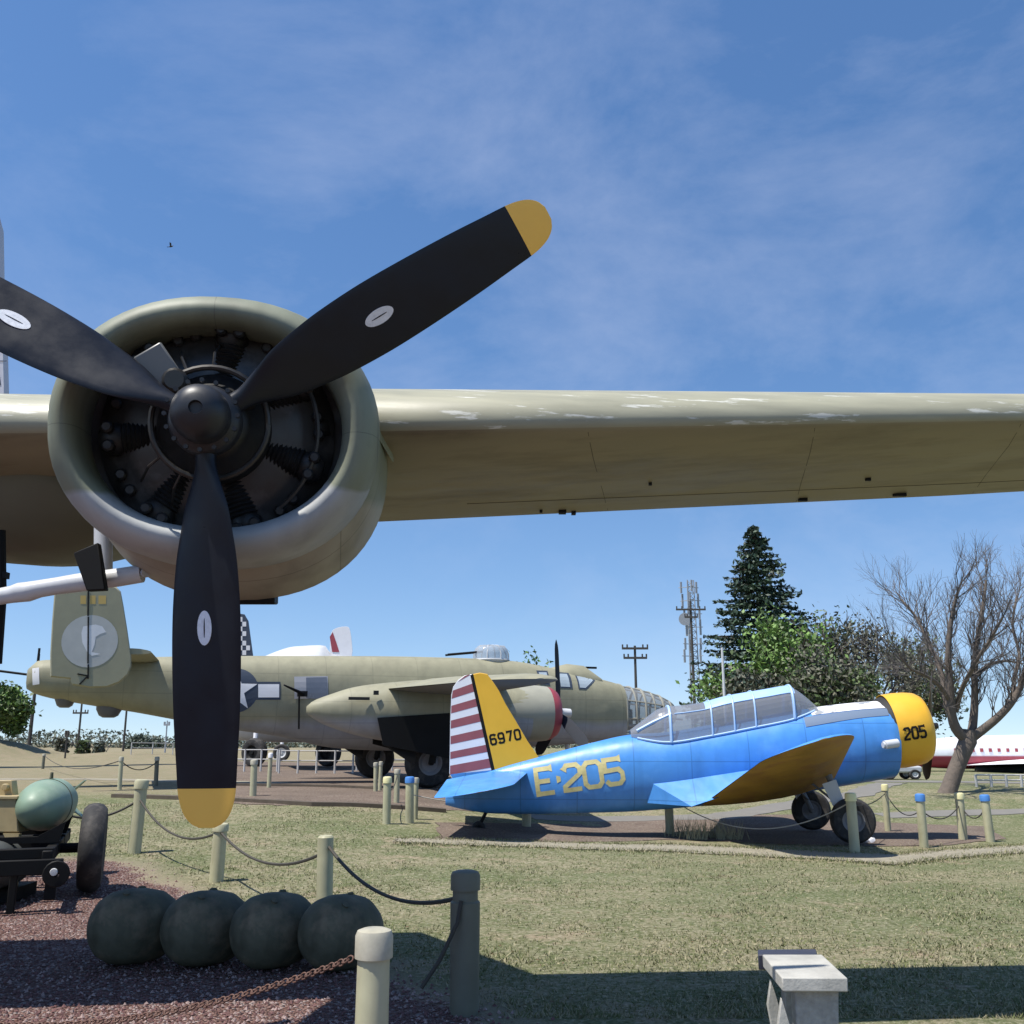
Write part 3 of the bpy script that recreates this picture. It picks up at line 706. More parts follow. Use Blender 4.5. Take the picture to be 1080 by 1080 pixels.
# body of the nacelle behind the cowling
c = MB()
def naco(cx, cz, w, h, y): return oval(cx, cz, w, h, y, 2.2)
aR = etrace(409, 470, -1.0)[0]; aB = etrace(262, 633, -1.0)[1]; aT = uc+oh*.93; aL = oc-ow*.93
ac, au, aw, ah = (aR+aL)/2, (aT+aB)/2, (aR-aL)/2, (aT-aB)/2
c.loft([mixo(0.955, 0.70), naco(oc*.7+ac*.3, uc*.7+au*.3, ow*.7+aw*.3-.01, oh*.7+ah*.3-.01, .75), naco(ac, au, aw, ah, 1.0), naco(ac, au+.01, aw*.985, ah*.985, 1.2), naco(ac, au+.04, aw*.9, ah*.9, 1.5), naco(ac, au+.12, aw*.72, ah*.68, 2.0), naco(ac, au+.2, aw*.45, ah*.4, 2.6), naco(ac, au+.25, .1, .06, 3.1)], False, True)
nb = c.build('nacelle', 'cowl_body', bm1, smooth=60); eframe(nb)
# cowl gills on the flank, scoop lip below
c = MB()
for a0 in range(4, 50, 9):
    a = radians(a0); a2 = radians(a0+7.5)
    P = []
    for aa, yy, k in ((a, .745, 1.012), (a2, .745, 1.012), (a2, .98, 1.045), (a, .98, 1.045)):
        P.append(Vector(((oc if yy < .8 else ac)+(ow if yy < .8 else aw)*k*sgnpow(cos(aa), 2/2.15), yy, (uc if yy < .8 else au)+(oh if yy < .8 else ah)*k*sgnpow(sin(aa), 2/2.15))))
    c.prism(P, (-.004, 0.001, -.012))
g = c.build('cowl_flap', 'cowl_body', bm1); eframe(g)
c = MB(); c.box((oc+.05, 0.90, uc-oh*1.01), (.01, .01, .01))
c = MB(); c.box((ac-.02, 1.15, au-ah*.99), (.42, .30, .06))

g = c.build('exhaust_outlet', 'black', bm1, bevel=.01); eframe(g)
# engine ----------------------------------------------------------------
e = MB()
ec = Vector((ic*0.8, 0, iu*0.8))
e.lathe(ec+Vector((0, .08, 0)), (0, 1, 0), [(0, .10), (.02, .15), (.08, .19), (.16, .24), (.2, .27), (.34, .28)], 40, True, True)
en = e.build('crankcase', 'engine', bm1); eframe(en)
for k in range(14):
    a = 2*PI*k/14+0.1; yy = 0.40 if k % 2 else 0.50
    d = Vector((cos(a), 0, sin(a))); cb = MB(); o = ec+Vector((0, yy, 0))
    prof = [(.24, .07)]
    for j in range(9): prof += [(.26+j*.022, .082), (.268+j*.022, .070)]
    prof += [(.47, .085), (.52, .08), (.555, .05), (.56, .01)]
    cb.lathe(o, d, prof, 14)
    # rocker boxes and pushrods
    t = Vector((-sin(a), 0, cos(a)))
    cb.lathe(o+d*.5+Vector((0, -.10, 0))+t*.045, (0, 1, 0), [(-.02, .02), (-.01, .03), (.05, .03)], 8, True, True)
    cb.lathe(o+d*.5+Vector((0, -.10, 0))-t*.045, (0, 1, 0), [(-.02, .02), (-.01, .03), (.05, .03)], 8, True, True)
    cy = cb.build('cylinder', 'engine', bm1); eframe(cy)
e = MB()
e.tube([ec+Vector((.27*cos(2*PI*k/40), .14, .27*sin(2*PI*k/40))) for k in range(41)], .015, 8, False)
for k in range(14):
    a = 2*PI*k/14+0.2; d = Vector((cos(a), 0, sin(a)))
    if k in (3, 4, 8, 9): e.tube([ec+Vector((0, .14, 0))+d*.27, ec+Vector((0, .17, 0))+d*.35, ec+Vector((0, .34, 0))+d*.43], .007, 5)
e.tube([ec+Vector((.50*cos(a), .30, .50*sin(a))) for a in [radians(x) for x in range(-50, 41, 6)]], .012, 6)
g = e.build('ignition_harness', 'engmetal', bm1); eframe(g)
e = MB(); e.lathe(ec, (0, 1, 0), [(.33, .26), (.345, .34), (.37, .42), (.41, .50), (.50, .58)], 56); g = e.build('cooling_baffle', mat('oily_baffle_grey', (.028, .027, .026), .38, var=.35, vscale=5, col2=(.075, .073, .07), c2amt=.7, c2scale=3.2, c2lo=.52, c2hi=.6), bm1, smooth=60); eframe(g)
e = MB(); e.lathe(ec+Vector((-.16, .07, .19)), (0, 1, 0), [(0, .045), (.02, .06), (.12, .06)], 14, True, True); g = e.build('governor', 'engmetal', bm1); eframe(g)
e = MB(); e.lathe(ec+Vector((.16, .05, .12)), (0, 1, 0), [(0, .03), (.02, .045), (.14, .05)], 14, True, True); g = e.build('magneto', 'engmetal', bm1); eframe(g)
e = MB(); e.box(ec+Vector((-.25, .16, .27)), (.15, .02, .19), Matrix.Rotation(-.6, 3, 'Y')); g = e.build('baffle', mat('baffle_grey', (.12, .12, .115), .4), bm1, bevel=.01); eframe(g)
e = MB(); e.box(ec+Vector((.24, .2, .27)), (.07, .03, .3), Matrix.Rotation(.7, 3, 'Y')); g = e.build('baffle', mat('baffle_grey', (.12, .12, .115), .4), bm1, bevel=.01); eframe(g)
# propeller ---------------------------------------------------------------
pr = MB()
pr.lathe((0, 0, 0), (0, -1, 0), [(-.12, .10), (-.1, .15), (-.03, .165), (.03, .165), (.07, .15), (.085, .125), (.14, .122), (.16, .128), (.21, .126), (.26, .115), (.30, .09), (.32, .06), (.326, .03), (.32, .028), (.305, .026), (.305, .001)], 48, True, False)
for k in range(16):
    a = 2*PI*k/16; pr.lathe((.158*cos(a), -.15, .158*sin(a)), (0, -1, 0), [(-.012, .011), (.012, .011)], 6, True, True)
po = pr.build('propeller', 'hub', bm1, smooth=50); eframe(po)
BL = [(0.10, .10, .10, 48), (0.18, .105, .085, 46), (0.26, .165, .065, 42), (0.38, .262, .05, 38), (0.50, .305, .042, 34), (0.63, .335, .035, 30), (0.84, .352, .028, 26), (1.05, .342, .023, 22), (1.30, .318, .018, 19), (1.5, .288, .014, 17), (1.62, .268, .012, 16), (1.68, .24, .010, 16), (1.72, .20, .009, 16), (1.75, .14, .007, 16), (1.765, .07, .005, 16)]
def bladegeo(b, ang, R=1.77, decal=True, tabl=BL, K=20, mirror=1):
    d = Vector((cos(ang), 0, sin(ang))); t = Vector((-sin(ang), 0, cos(ang))); ax = Vector((0, 1, 0))
    def ring(r, ch, th, tw):
        tw = radians(tw)*mirror
        cd = t*cos(tw)+ax*sin(tw); nd = t*(-sin(tw))+ax*cos(tw)
        return [d*r*R/1.77+cd*(ch/2*cos(2*PI*k/K))+nd*(th/2*sin(2*PI*k/K)) for k in range(K)]
    # interpolate
    def row(r): return [interp(tabl, r, k) for k in (1, 2, 3)]
    rs = [0.10+0.02*i for i in range(83)]; rs = [r for r in rs if r < 1.70]+[1.70, 1.715, 1.73, 1.742, 1.752, 1.76, 1.7655]
    body = [r for r in rs if r <= 1.601]; tip = [r for r in rs if r >= 1.599]
    if body[-1] != tip[0]: tip = [body[-1]]+tip
    b.m = 0; b.loft([ring(r, *row(r)) for r in body], True, False)
    b.m = 1; b.loft([ring(r, *row(r)) for r in tip], False, True)
    if decal:
        b.m = 2; r0 = 0.95; ch, th, tw = row(r0*1.77/R); tw = radians(tw)*mirror
        cd = t*cos(tw)+ax*sin(tw); nd = t*(-sin(tw))+ax*cos(tw)
        c0 = d*r0-nd*(th/2+.003)
        pts = [c0+d*(.078*cos(2*PI*k/28))+cd*(.036*sin(2*PI*k/28)) for k in range(28)]
        b.prism(pts, nd*.004)
        b.m = 0
        pts = [c0-nd*.0008+d*(.045*cos(2*PI*k/12))+cd*(.003*sin(2*PI*k/12)) for k in range(12)]
        b.prism(pts, nd*.002)
tips = [etrace(218, 873, 0), etrace(566, 232, 0)]
angd = atan2(tips[0][1], tips[0][0]); Rd = math.hypot(*tips[0]); angr = atan2(tips[1][1], tips[1][0]); Rr = math.hypot(*tips[1])
print('PROP', Rd, math.degrees(angd), Rr, math.degrees(angr), 'cowl', ow, oh, iw, ih, oc, uc)
Rp = (Rd+Rr)/2*0.99
a0 = (angd+PI/2+(angr-radians(30)))/2 if abs(angd+PI/2) < 0.3 else 0.06
for ang, Rb_ in ((angd, Rd*1.003), (angr, Rr*1.04), ((angr+angd)/2+PI, Rp)):
    b = MB(); bladegeo(b, ang, Rb_, True, mirror=-1)
    o = b.build('blade', ['blackprop', 'prop_y', 'decal'], po, smooth=50)
# bulged fairing inboard, gear leg, struts -----------------------------------
def wl(v): return Vector(v)-Vector((PC.x, PC.y, 0))
c = MB()
fc = at(18, 535, 6.9)
rings = []
for yy, k, dz in ((6.35, .35, .12), (6.5, .75, .04), (6.8, .97, 0), (7.2, 1.0, 0), (7.7, .92, .04), (8.3, .7, .15), (8.9, .3, .35), (9.1, .08, .42)):
    bot = at(20, 590, 7.0).z
    hh = (fc.z-bot)*k; cx = fc.x
    rings.append([(cx-PC.x+0.92*k*cos(2*PI*j/40), yy-PC.y, fc.z+dz+hh*sin(2*PI*j/40)) for j in range(40)])
c.loft(rings)
c.build('wheel_fairing', mat('dark_olive_paint', (0.13, 0.125, 0.085), 0.6, var=0.12), bm1, smooth=60)  # evenly dark olive with slight random mottling
c = MB(); P = [at(77, 583, 5.15), at(103, 572, 5.15), at(111, 622, 5.15), at(91, 623, 5.15)]
c.prism([wl(p) for p in P], (0, .05, 0)); c.build('gear_door_or_shade', 'black', bm1, bevel=.006)
c = MB(); c.tube([wl(at(109, 555, 5.5)), wl(at(109, 607, 5.5))], .05, 14); c.build('gear_strut', 'lgrey', bm1)
c = MB()
TP = [(-60, 632), (0, 629), (12, 627), (20, 625), (30, 624), (42, 621), (60, 618), (80, 615), (100, 612.5), (125, 609), (150, 605)]
TR = [.056, .056, .058, .066, .067, .059, .058, .062, .063, .062, .06]
c.tube([wl(at(x, y, 5.3)) for x, y in TP], [q_*.81 for q_ in TR], 18); c.tube([wl(at(149, 605, 5.3)), wl(at(154, 604, 5.27))], [.02, .028], 8)
c.build('drag_strut', 'silver', bm1, smooth=50)
c = MB(); c.tube([wl(at(0, 560, 6.2)), wl(at(1, 630, 6.2)), wl(at(-4, 700, 6.2))], .035, 10); c.box(wl(at(5, 607, 6.2)), (.04, .05, .04)); c.build('gear_strut', 'black', bm1)
# inboard engine and fuselage outside the frame (they cast the shade on the left)
c = MB()
rings = []
for yy, w, h in ((2.6, .25, .3), (3.2, .7, .8), (4.4, 1.05, 1.25), (6.5, 1.1, 1.35), (10, 1.05, 1.3), (14, .75, .95), (18, .2, .5)):
    rings.append([(-12.8-PC.x+w*cos(2*PI*j/32), yy-PC.y, 2.5+h*sin(2*PI*j/32)) for j in range(32)])
c.loft(rings); c.build('fuselage', 'od', bm1, smooth=60)
wheel(bm1, 'main_wheel', wl((-4.6, 6.3, .68)), .68, .42, (1, 0, 0))
c = MB(); c.tube([wl((-4.6, 6.3, .7)), wl((-4.3, 6.3, 2.9))], .08, 12); c.build('gear_strut', 'lgrey', bm1)

# ============================================================ BLUE TRAINER
bt = Craft(3.0, 17.4, radians(-2))
BT = empty('training_plane', (bt.o.x, bt.o.y, 0), bt.yaw, 'blue single-engined training plane with yellow cowling and red and white striped rudder', 'aircraft')
rows = [(470, 840, 849, .03), (490, 824, 854, .12), (520, 812, 858, .2), (569, 798, 858.5, .30), (634, 781, 857, .42), (663, 775, 856, .47), (704, 772, 853, .52), (746, 765, 849, .54), (800, 756, 842, .56), (858, 746.5, 833, .58), (900, 741.5, 826, .60), (934, 739, 820, .60)]
tabB = []
for px, t_, b_, w in rows:
    s, zt = bt.tr(px, t_); _, zb = bt.tr(px, b_); tabB.append((s, zt, zb, w))
m = MB(); m.loft(bt.body(tabB, 2.25, 40, 90)); m.build('fuselage', 'blue', BT, smooth=60)
# cowling
cr = bt.tr(935, 771.5); cf = bt.tr(974.5, 767)
ax = Vector((cf[0]-cr[0], 0, cf[1]-cr[1])).normalized(); L_ = math.hypot(cf[0]-cr[0], cf[1]-cr[1])
Rc = (bt.tr(936, 733)[1]-bt.tr(936, 811)[1])/2
O = Vector((cr[0], 0, cr[1]))
m = MB(); m.lathe(O, ax, [(.06, Rc*.96), (0, Rc*.99), (0, Rc), (L_*.3, Rc*1.015), (L_*.6, Rc*1.0), (L_*.82, Rc*.96), (L_*.95, Rc*.88), (L_, Rc*.78), (L_*.98, Rc*.70), (L_*.9, Rc*.66), (L_*.5, Rc*.66)], 56)
cw2 = m.build('cowling', 'yellow', BT, smooth=50)
m = MB(); m.lathe(O, ax, [(-.10, Rc*.90), (.03, Rc*.955), (.031, .02)], 48, True, True); m.build('cowl_gap', 'dark', BT)
m = MB(); m.lathe(O, ax, [(L_*.5, .3), (L_*.7, .22), (L_*.95, .12), (L_*1.12, .07), (L_*1.13, .01)], 24, True, False)
for k in range(9):
    a = 2*PI*k/9; up = Vector((0, 0, 1)); up = (up-ax*up.dot(ax)).normalized(); w_ = ax.cross(up); d = up*cos(a)+w_*sin(a)
    m.lathe(O+ax*L_*.6, d, [(.15, .08), (.4, .09), (.43, .05)], 10, True, True)
m.build('engine', 'engine', BT)
pcn = O+ax*(L_*1.13)
m = MB(); m.lathe(pcn-ax*.05, ax, [(0, .09), (.08, .09), (.12, .06), (.2, .05), (.21, .01)], 20, True, False); pb = m.build('propeller', 'engmetal', BT)
m = MB()
def blade2(b, o, d, n, R, cmax, m0=0):
    d = Vector(d).normalized(); n = Vector(n).normalized(); t = d.cross(n); rings = []
    for i in range(15):
        r = i/14; ch = cmax*(0.35+0.65*ss(0, .35, r))*(sqrt(max(0.02, 1-max(0, (r-.8)/.2)**2))); tw = radians(58-42*r) if n.x > 0 else radians(50-8*r)
        cd = t*cos(tw)+n*sin(tw); nd = t*-sin(tw)+n*cos(tw)
        rings.append([o+d*(.06+r*(R-.06))+cd*(ch/2*cos(2*PI*k/12))+nd*((.06-.05*r)/2*sin(2*PI*k/12)) for k in range(12)])
    b.loft(rings)
aup = Vector((0, 0, 1)); aup = (aup-ax*aup.dot(ax)).normalized(); alat = ax.cross(aup)
for sg in (1, -1):
    m = MB(); blade2(m, pcn, (aup*cos(radians(35))-Vector((0, 1, 0))*sin(radians(35)))*sg, ax, 1.1, .19)
    m.build('blade', mat('worn_brown_blade', (.05, .03, .016), .5, var=.3), pb)
# 205 on the cowling
m = MB()
def cowlproj(u, v):
    # u along ax from rear, v height above axis, on the near side
    rad = Rc*1.018; v = max(-rad*.99, min(rad*.99, v)); y = -sqrt(rad*rad-v*v)
    return O+ax*u+aup*v+Vector((0, y-0.004, 0))
u0 = bt.tr(947, 783); uu = (u0[0]-cr[0])*ax.x+(u0[1]-cr[1])*ax.z
letters(m, '205', (0.08, -0.15), (1, 0.03), (0, 1), .18, .088, .04, .036, cowlproj); m.build('number', 'black', BT, smooth=0, fixn=False)
# E-205 on the fuselage
m = MB()
def fproj(s, z): return (s, -side(tabB, s, z, 2.25)-.006, z)
a_ = bt.tr(568, 838, -.35); b_ = bt.tr(657, 825.5, -.42); ln = math.hypot(b_[0]-a_[0], b_[1]-a_[1]); ux = ((b_[0]-a_[0])/ln, (b_[1]-a_[1])/ln)
letters(m, 'E-205', a_, ux, (-ux[1], ux[0]), .40, ln*.195, ln*.05, .075, fproj); m.build('lettering', 'letter', BT, smooth=0, fixn=False)
# fin and rudder
def plate(b, poly, th0=.05, lat=0.0, C=bt, taper=0.15):
    """closed px outline -> thin lens-shaped surface at lateral position lat (local coords)"""
    P = [C.tr(x, y, lat) for x, y in poly]
    cx = sum(p[0] for p in P)/len(P); cz = sum(p[1] for p in P)/len(P)
    n = len(P); rings = []
    for k, l in ((.985, -th0/2), (1.0, -th0*.15), (1.0, th0*.15), (.985, th0/2)):
        rings.append([(cx+(p[0]-cx)*k, lat+l, cz+(p[1]-cz)*k) for p in P])
    b.loft(rings)
def rounded(poly, seg=3):
    """chaikin corner cutting"""
    for _ in range(seg):
        out = []
        for i in range(len(poly)):
            a, b = poly[i], poly[(i+1) % len(poly)]
            out += [(a[0]*.75+b[0]*.25, a[1]*.75+b[1]*.25), (a[0]*.25+b[0]*.75, a[1]*.25+b[1]*.75)]
        poly = out
    return poly
m = MB(); plate(m, [(499, 711), (506, 709.5), (514, 711), (520, 719), (526, 728), (533, 742), (545, 762), (556, 781), (569, 800), (580, 806), (560, 812), (523, 818)], .09)
m.build('fin', 'yellow', BT, smooth=40)
rud = [(497.5, 711), (490, 712.5), (483, 717.5), (478, 724.5), (476, 733), (475, 760), (474.5, 790), (474, 816), (478, 824), (521.5, 820)]
m = MB(); plate(m, rud, .075); ro = m.build('rudder', 'white', BT, smooth=40)
m = MB(); plate(m, [(496, 711.5), (499.5, 711), (524.5, 820), (520, 820)], .085); m.build('hinge_gap', 'black', BT)
# red stripes and blue base on the rudder (near and far faces)
for latf in (-.0395, .0395):
    def rproj(s, z): return (s, latf, z)
    m = MB(); m.m = 0
    def clipx(yy):  # rudder x extent at pixel row yy
        xl = interp([(711, 491), (713, 488.5), (717.5, 483.5), (724.5, 478.6), (733, 476.8), (760, 475.8), (790, 475.3), (816, 474.8)], yy, 1)
        xr = 497.5+(yy-711)/(820-711)*(521.5-497.5)-1.6
        return xl, xr
    Ls = [(711.5, 717.8), (727, 735.5), (743, 751), (758.5, 767), (775, 783.5), (791.5, 799), (806, 815.5)]
    for (ya, yb) in Ls:
        polyp = []
        for yy, side_ in ((ya, 'L'), (ya, 'R'), (yb, 'R'), (yb, 'L')):
            xl, xr = clipx(yy if side_ == 'L' else yy-5)
            polyp.append((xl, yy+1.5) if side_ == 'L' else (xr, max(711.5, yy-6)))
        patch(m, [bt.tr(x, y) for x, y in polyp], rproj, 1)
    m.build('red_stripe', 'rstripe', ro, smooth=0, fixn=False)
    m = MB()
    patch(m, [bt.tr(x, y) for x, y in [(475.2, 816.5), (520, 812), (520.5, 819), (478.5, 823)]], rproj, 1)
    m.build('blue_base', 'blue', ro, smooth=0, fixn=False)
m = MB(); a_ = bt.tr(518.5, 785.5); b_ = bt.tr(550, 779)
ln = math.hypot(b_[0]-a_[0], b_[1]-a_[1]); ux = ((b_[0]-a_[0])/ln, (b_[1]-a_[1])/ln)
letters(m, '6970', a_, ux, (-ux[1], ux[0]), .16, ln*.17, ln*.10, .034, lambda s, z: (s, -.0475, z)); m.build('serial_number', 'black', BT, smooth=0, fixn=False)
# tailplane
def slab_wing(b, root, tip, thr, tht, C=bt, matsplit=True, n=10, tipround=True):
    """root/tip = ((sLE,zLE),(sTE,zTE),lat) ; lens aerofoil ; upper faces m=0, lower faces m=1"""
    prof = [(0, 0), (.03, .35), (.1, .62), (.25, .92), (.4, 1), (.6, .85), (.8, .5), (1, .04)]
    def sec(t):
        rings = []
        f = t
        le = [root[0][k]+(tip[0][k]-root[0][k])*f for k in (0, 1)]; te = [root[1][k]+(tip[1][k]-root[1][k])*f for k in (0, 1)]
        lat = root[2]+(tip[2]-root[2])*f; th = thr+(tht-thr)*f
        if tipround and t > 0.86:
            q = sqrt(max(0, 1-((t-.86)/.14)**2)); q = max(q, .12)
            mid = [le[0]*.6+te[0]*.4, le[1]*.6+te[1]*.4]
            le = [mid[k]+(le[k]-mid[k])*q for k in (0, 1)]; te = [mid[k]+(te[k]-mid[k])*q for k in (0, 1)]; th *= q
        U = [(le[0]+(te[0]-le[0])*c, lat, le[1]+(te[1]-le[1])*c+th*.62*z) for c, z in prof]
        D = [(le[0]+(te[0]-le[0])*c, lat, le[1]+(te[1]-le[1])*c-th*.38*z) for c, z in prof]
        return U, D
    T = [0, .1, .2, .3, .4, .5, .6, .7, .78, .86, .9, .93, .96, .98, .99, 1.0]
    S = [sec(t) for t in T]
    for i in range(len(T)-1):
        for k, mi in ((0, 0), (1, 1)):
            b.m = mi; A, B = S[i][k], S[i+1][k]
            b.add(A+B, [(j, j+1, len(A)+j+1, len(A)+j) for j in range(len(A)-1)])
    b.m = 1; b.add(S[-1][0]+S[-1][1], [(j, j+1, 9+j, 8+j) for j in range(7)])
sgn = {-1: 'near', 1: 'far'}
for sg in (-1, 1):
    rl = bt.tr(557, 814); rt_ = bt.tr(472, 822)
    le = bt.tr(540, 829, -1.9); te = bt.tr(456, 844, -1.9)
    m = MB(); slab_wing(m, (rl, rt_, sg*.1), (le, te, sg*2.0), .10, .05)
    m.build('tailplane', ['blue', 'yellow_u'], BT, smooth=40)
# wings: centre section + outer panels
rl = bt.tr(884, 823, -.55); rt_ = bt.tr(742, 851, -.55)
tl = bt.tr(903, 769.5, -3.4); tt = bt.tr(812, 795, -3.4)  # span cut short so the wing's cast shadow stays off the lawn
print('WING', rl, rt_, tl, tt)
for sg in (-1, 1):
    m = MB(); slab_wing(m, (rl, rt_, sg*.3), (tl, tt, sg*3.5), .34, .12)
    m.build('wing', ['blue', 'yellow_u'], BT, smooth=40)
    # root fillet
    m = MB()
    f0 = [(rl[0]-.2, sg*.45, rl[1]+.15), (rt_[0]-.5, sg*.35, rt_[1]+.25)]
    m.add([(rl[0]-.3, sg*.5, rl[1]+.4), (rt_[0]-.9, sg*.40, rt_[1]+.42), (rt_[0]-.25, sg*.95, rt_[1]+.03), (rl[0]-.9, sg*.9, rl[1]+.10), (rt_[0]-.9, sg*.4, rt_[1]+.05)], [(0, 1, 2, 3), (1, 4, 2)])
    m.build('wing_fillet', 'blue', BT, smooth=0)
# deck panel ahead of the windshield
m = MB()
def dproj(s, l):
    zt, zb, w = (interp(tabB, s, k) for k in (1, 2, 3)); c, h = (zt+zb)/2, (zt-zb)/2
    return (s, l, c+(h+.006)*(1-min(1, abs(l)/(w+.006))**2.25)**(1/2.25))
s0 = bt.tr(850, 745)[0]; s1 = bt.tr(926, 740)[0]
patch(m, [(s0, -.37), (s1, -.40), (s1, .40), (s0, .37)], dproj, 4); m.build('anti_glare_panel', 'whitedull', BT, smooth=60)
m = MB(); patch(m, [(s0-.15, -.50), (s1+.0, -.51), (s1+.0, -.41), (s0-.15, -.38)], dproj, 3); m.build('panel_border', mat('slate_border', (.12, .17, .25), .5), BT, smooth=60)
# canopy
top = [(663, 771), (680, 758), (695, 747.5), (721, 743.5), (739, 741), (765, 734), (805, 727), (828, 723.3), (834, 725), (848, 735), (859, 745.5)]
sil = [(660, 776), (704, 783), (746, 777), (790, 768.5), (832, 760), (850, 754), (862, 749)]
topT = [bt.tr(*p) for p in top]; silT = [bt.tr(x, y, -.42) for x, y in sil]
def cring(s, k=1.0, K=20, inset=0):
    zt = interp(topT, s, 1)+inset; zs = interp(silT, s, 1)
    zs = min(zs, zt-.01); w = .42*k
    w = min(w, side(tabB, s, min(zs, interp(tabB, s, 1)-.02), 2.25)+.02)
    h = zt-zs
    return [(s, -(w+inset)*sgnpow(cos(PI*j/K), 2/2.7), zs+h*sgnpow(sin(PI*j/K), 2/2.7)) for j in range(K+1)]
S0 = topT[0][0]+.02; S1 = topT[-1][0]-.02
hood0 = bt.tr(739, 741)[0]; hood1 = bt.tr(831, 724)[0]
m = MB(); m.m = 0
n = 60; rr_ = [cring(S0+(S1-S0)*i/n) for i in range(n+1)]
for i in range(n):
    s_ = rr_[i][0][0]
    for j in range(20):
        roof = 5 <= j <= 14 and hood0 < s_ < hood1
        m.m = 1 if roof else 0
        m.add([rr_[i][j], rr_[i][j+1], rr_[i+1][j+1], rr_[i+1][j]], [(0, 1, 2, 3)])
cano = m.build('canopy', ['canopy', 'ltblue'], BT, smooth=0, fixn=False)
for px in (704, 746.5, 769.5, 791.5, 832):
    s_ = bt.tr(px, 750)[0]; m = MB(); m.tube(cring(s_, inset=.006), .026 if px in (704, 832) else .016, 6); m.build('canopy_frame', 'frame_b', cano)
m = MB()
for sg in (1, -1):
    m.tube([(p[0][0], p[0][1]*sg, p[0][2]) for p in rr_[2:-1]], .02, 6)
    m.tube([(p[5][0], p[5][1]*sg*1.01, p[5][2]) for p in rr_[14:-1] if p[0][0] < hood1], .010, 6)
m.tube([rr_[2][3], rr_[7][4], rr_[13][5]], .03, 6)
m.build('canopy_rail', 'frame_b', cano)
m = MB()
for px in (760, 800):
    s_, z_ = bt.tr(px, 772); m.box((s_, 0, z_+.02), (.08, .45, .5)); m.box((s_+.3, 0, z_), (.04, .6, .25))
m.box(((hood0+hood1)/2, 0, bt.tr(780, 785)[1]), (2.6, .7, .05)); m.build('seat', 'engine', BT, bevel=.02)
# exhaust stub
s_, z_ = bt.tr(939, 785, -.7); m = MB(); m.tube([(s_-.10, -.72, z_-.01), (s_+.13, -.66, z_+.02)], .07, 14); m.tube([(s_-.13, -.725, z_-.012), (s_-.10, -.72, z_-.011)], .05, 12); m.build('exhaust_stack', 'silver', BT)
# gear
for sg in (-1, 1):
    s_, z_ = bt.tr(899.5, 866, -1.25)
    z_ = .36
    wheel(BT, 'wheel', (s_, sg*1.25, z_), .345, .22, (0.12, 1, 0), mat('dull_hub_grey', (.17, .17, .18), .55, var=.2), .48)
    m = MB(); m.tube([(s_-.03, sg*1.06, z_), (s_-.18, sg*1.08, z_+.35), (s_-.32, sg*1.1, z_+.8)], [.045, .045, .06], 10); m.tube([(s_-.02, sg*1.0, z_), (s_-.02, sg*1.3, z_)], .04, 10)
    m.tube([(s_-.1, sg*1.0, z_+.2), (s_-.55, sg*.8, z_+.6)], .02, 6); m.build('gear_leg', mat('gear_leg_grey', (.12, .12, .125), .5), BT)
    m = MB(); m.prism([(s_-.22, sg*1.19, z_+.1), (s_-.05, sg*1.19, z_+.15), (s_-.2, sg*1.2, z_+.62), (s_-.42, sg*1.2, z_+.55)], (0, .012, 0)); m.build('gear_fairing', 'lgrey', BT)
s_, z_ = bt.tr(505, 866); wheel(BT, 'tail_wheel', (s_, 0, .13), .12, .08, (0, 1, 0), 'dark', .5); m = MB(); m.tube([(s_, 0, .15), (s_+.15, 0, .45)], .03, 8); m.build('tail_wheel_leg', 'black', BT)

# ============================================================ TWIN-TAILED BOMBER (middle distance)
bb = Craft(-4.0, 27.6, radians(20))
BB = empty('twin_tail_bomber', (bb.o.x, bb.o.y, 0), bb.yaw, 'faded olive twin-engined bomber with twin tail fins and white star behind the blue plane', 'aircraft')
rows = [(31, 705, 727, .35), (38, 698, 731, .5), (60, 696, 737, .58), (100, 695, 744, .62), (148, 693.5, 751.5, .66), (200, 692.5, 761, .70), (253, 692, 770, .74), (300, 692, 777, .78), (350, 692, 788, .80), (420, 692.5, 792, .80), (480, 694, 791, .80), (540, 697.5, 789, .80), (585, 706, 786, .80), (625, 715, 783, .76), (641, 719, 782, .70), (651, 722, 781, .66)]
tabK = []
for px, t_, b_, w in rows:
    s, zt = bb.tr(px, t_); _, zb = bb.tr(px, b_); tabK.append((s, zt, zb, w))
m = MB(); m.loft(bb.body(tabK, 2.6, 44, 90)); m.build('fuselage', 'b25', BB, smooth=60)
def kproj(s, z, e=.008): return (s, -side(tabK, s, z, 2.6)-e, z)
def kq(px, py): return bb.tr(px, py, -.8)
# insignia
m = MB(); c0 = kq(249, 728); rr = kq(249, 704.5)[1]-c0[1]
patch(m, [(c0[0]+rr*cos(a*PI/16), c0[1]+rr*sin(a*PI/16)) for a in range(32)], kproj, 2)
ins = m.build('roundel', 'insig', BB, smooth=0, fixn=False)
m = MB(); pts = []
for k in range(10):
    r_ = rr*.98 if k % 2 == 0 else rr*.385
    pts.append((c0[0]+r_*sin(PI*k/5), c0[1]+r_*cos(PI*k/5)))
patch(m, pts, lambda s, z: kproj(s, z, .014), 2)
for x0, x1 in ((272.5, 294.5),):
    patch(m, [kq(x0, 721.5), kq(x1, 721.5), kq(x1, 735.5), kq(x0, 735.5)], lambda s, z: kproj(s, z, .014), 2)
patch(m, [kq(203, 720), kq(225.5, 720), kq(225.5, 735), kq(203, 735)], lambda s, z: kproj(s, z, .014), 2)
m.build('star_and_bars', 'white', ins, smooth=0, fixn=False)
m = MB(); patch(m, [kq(270, 719), kq(296, 719), kq(296, 738), kq(270, 738)], kproj, 2); m.build('bar_border', 'insig', BB, smooth=0, fixn=False)
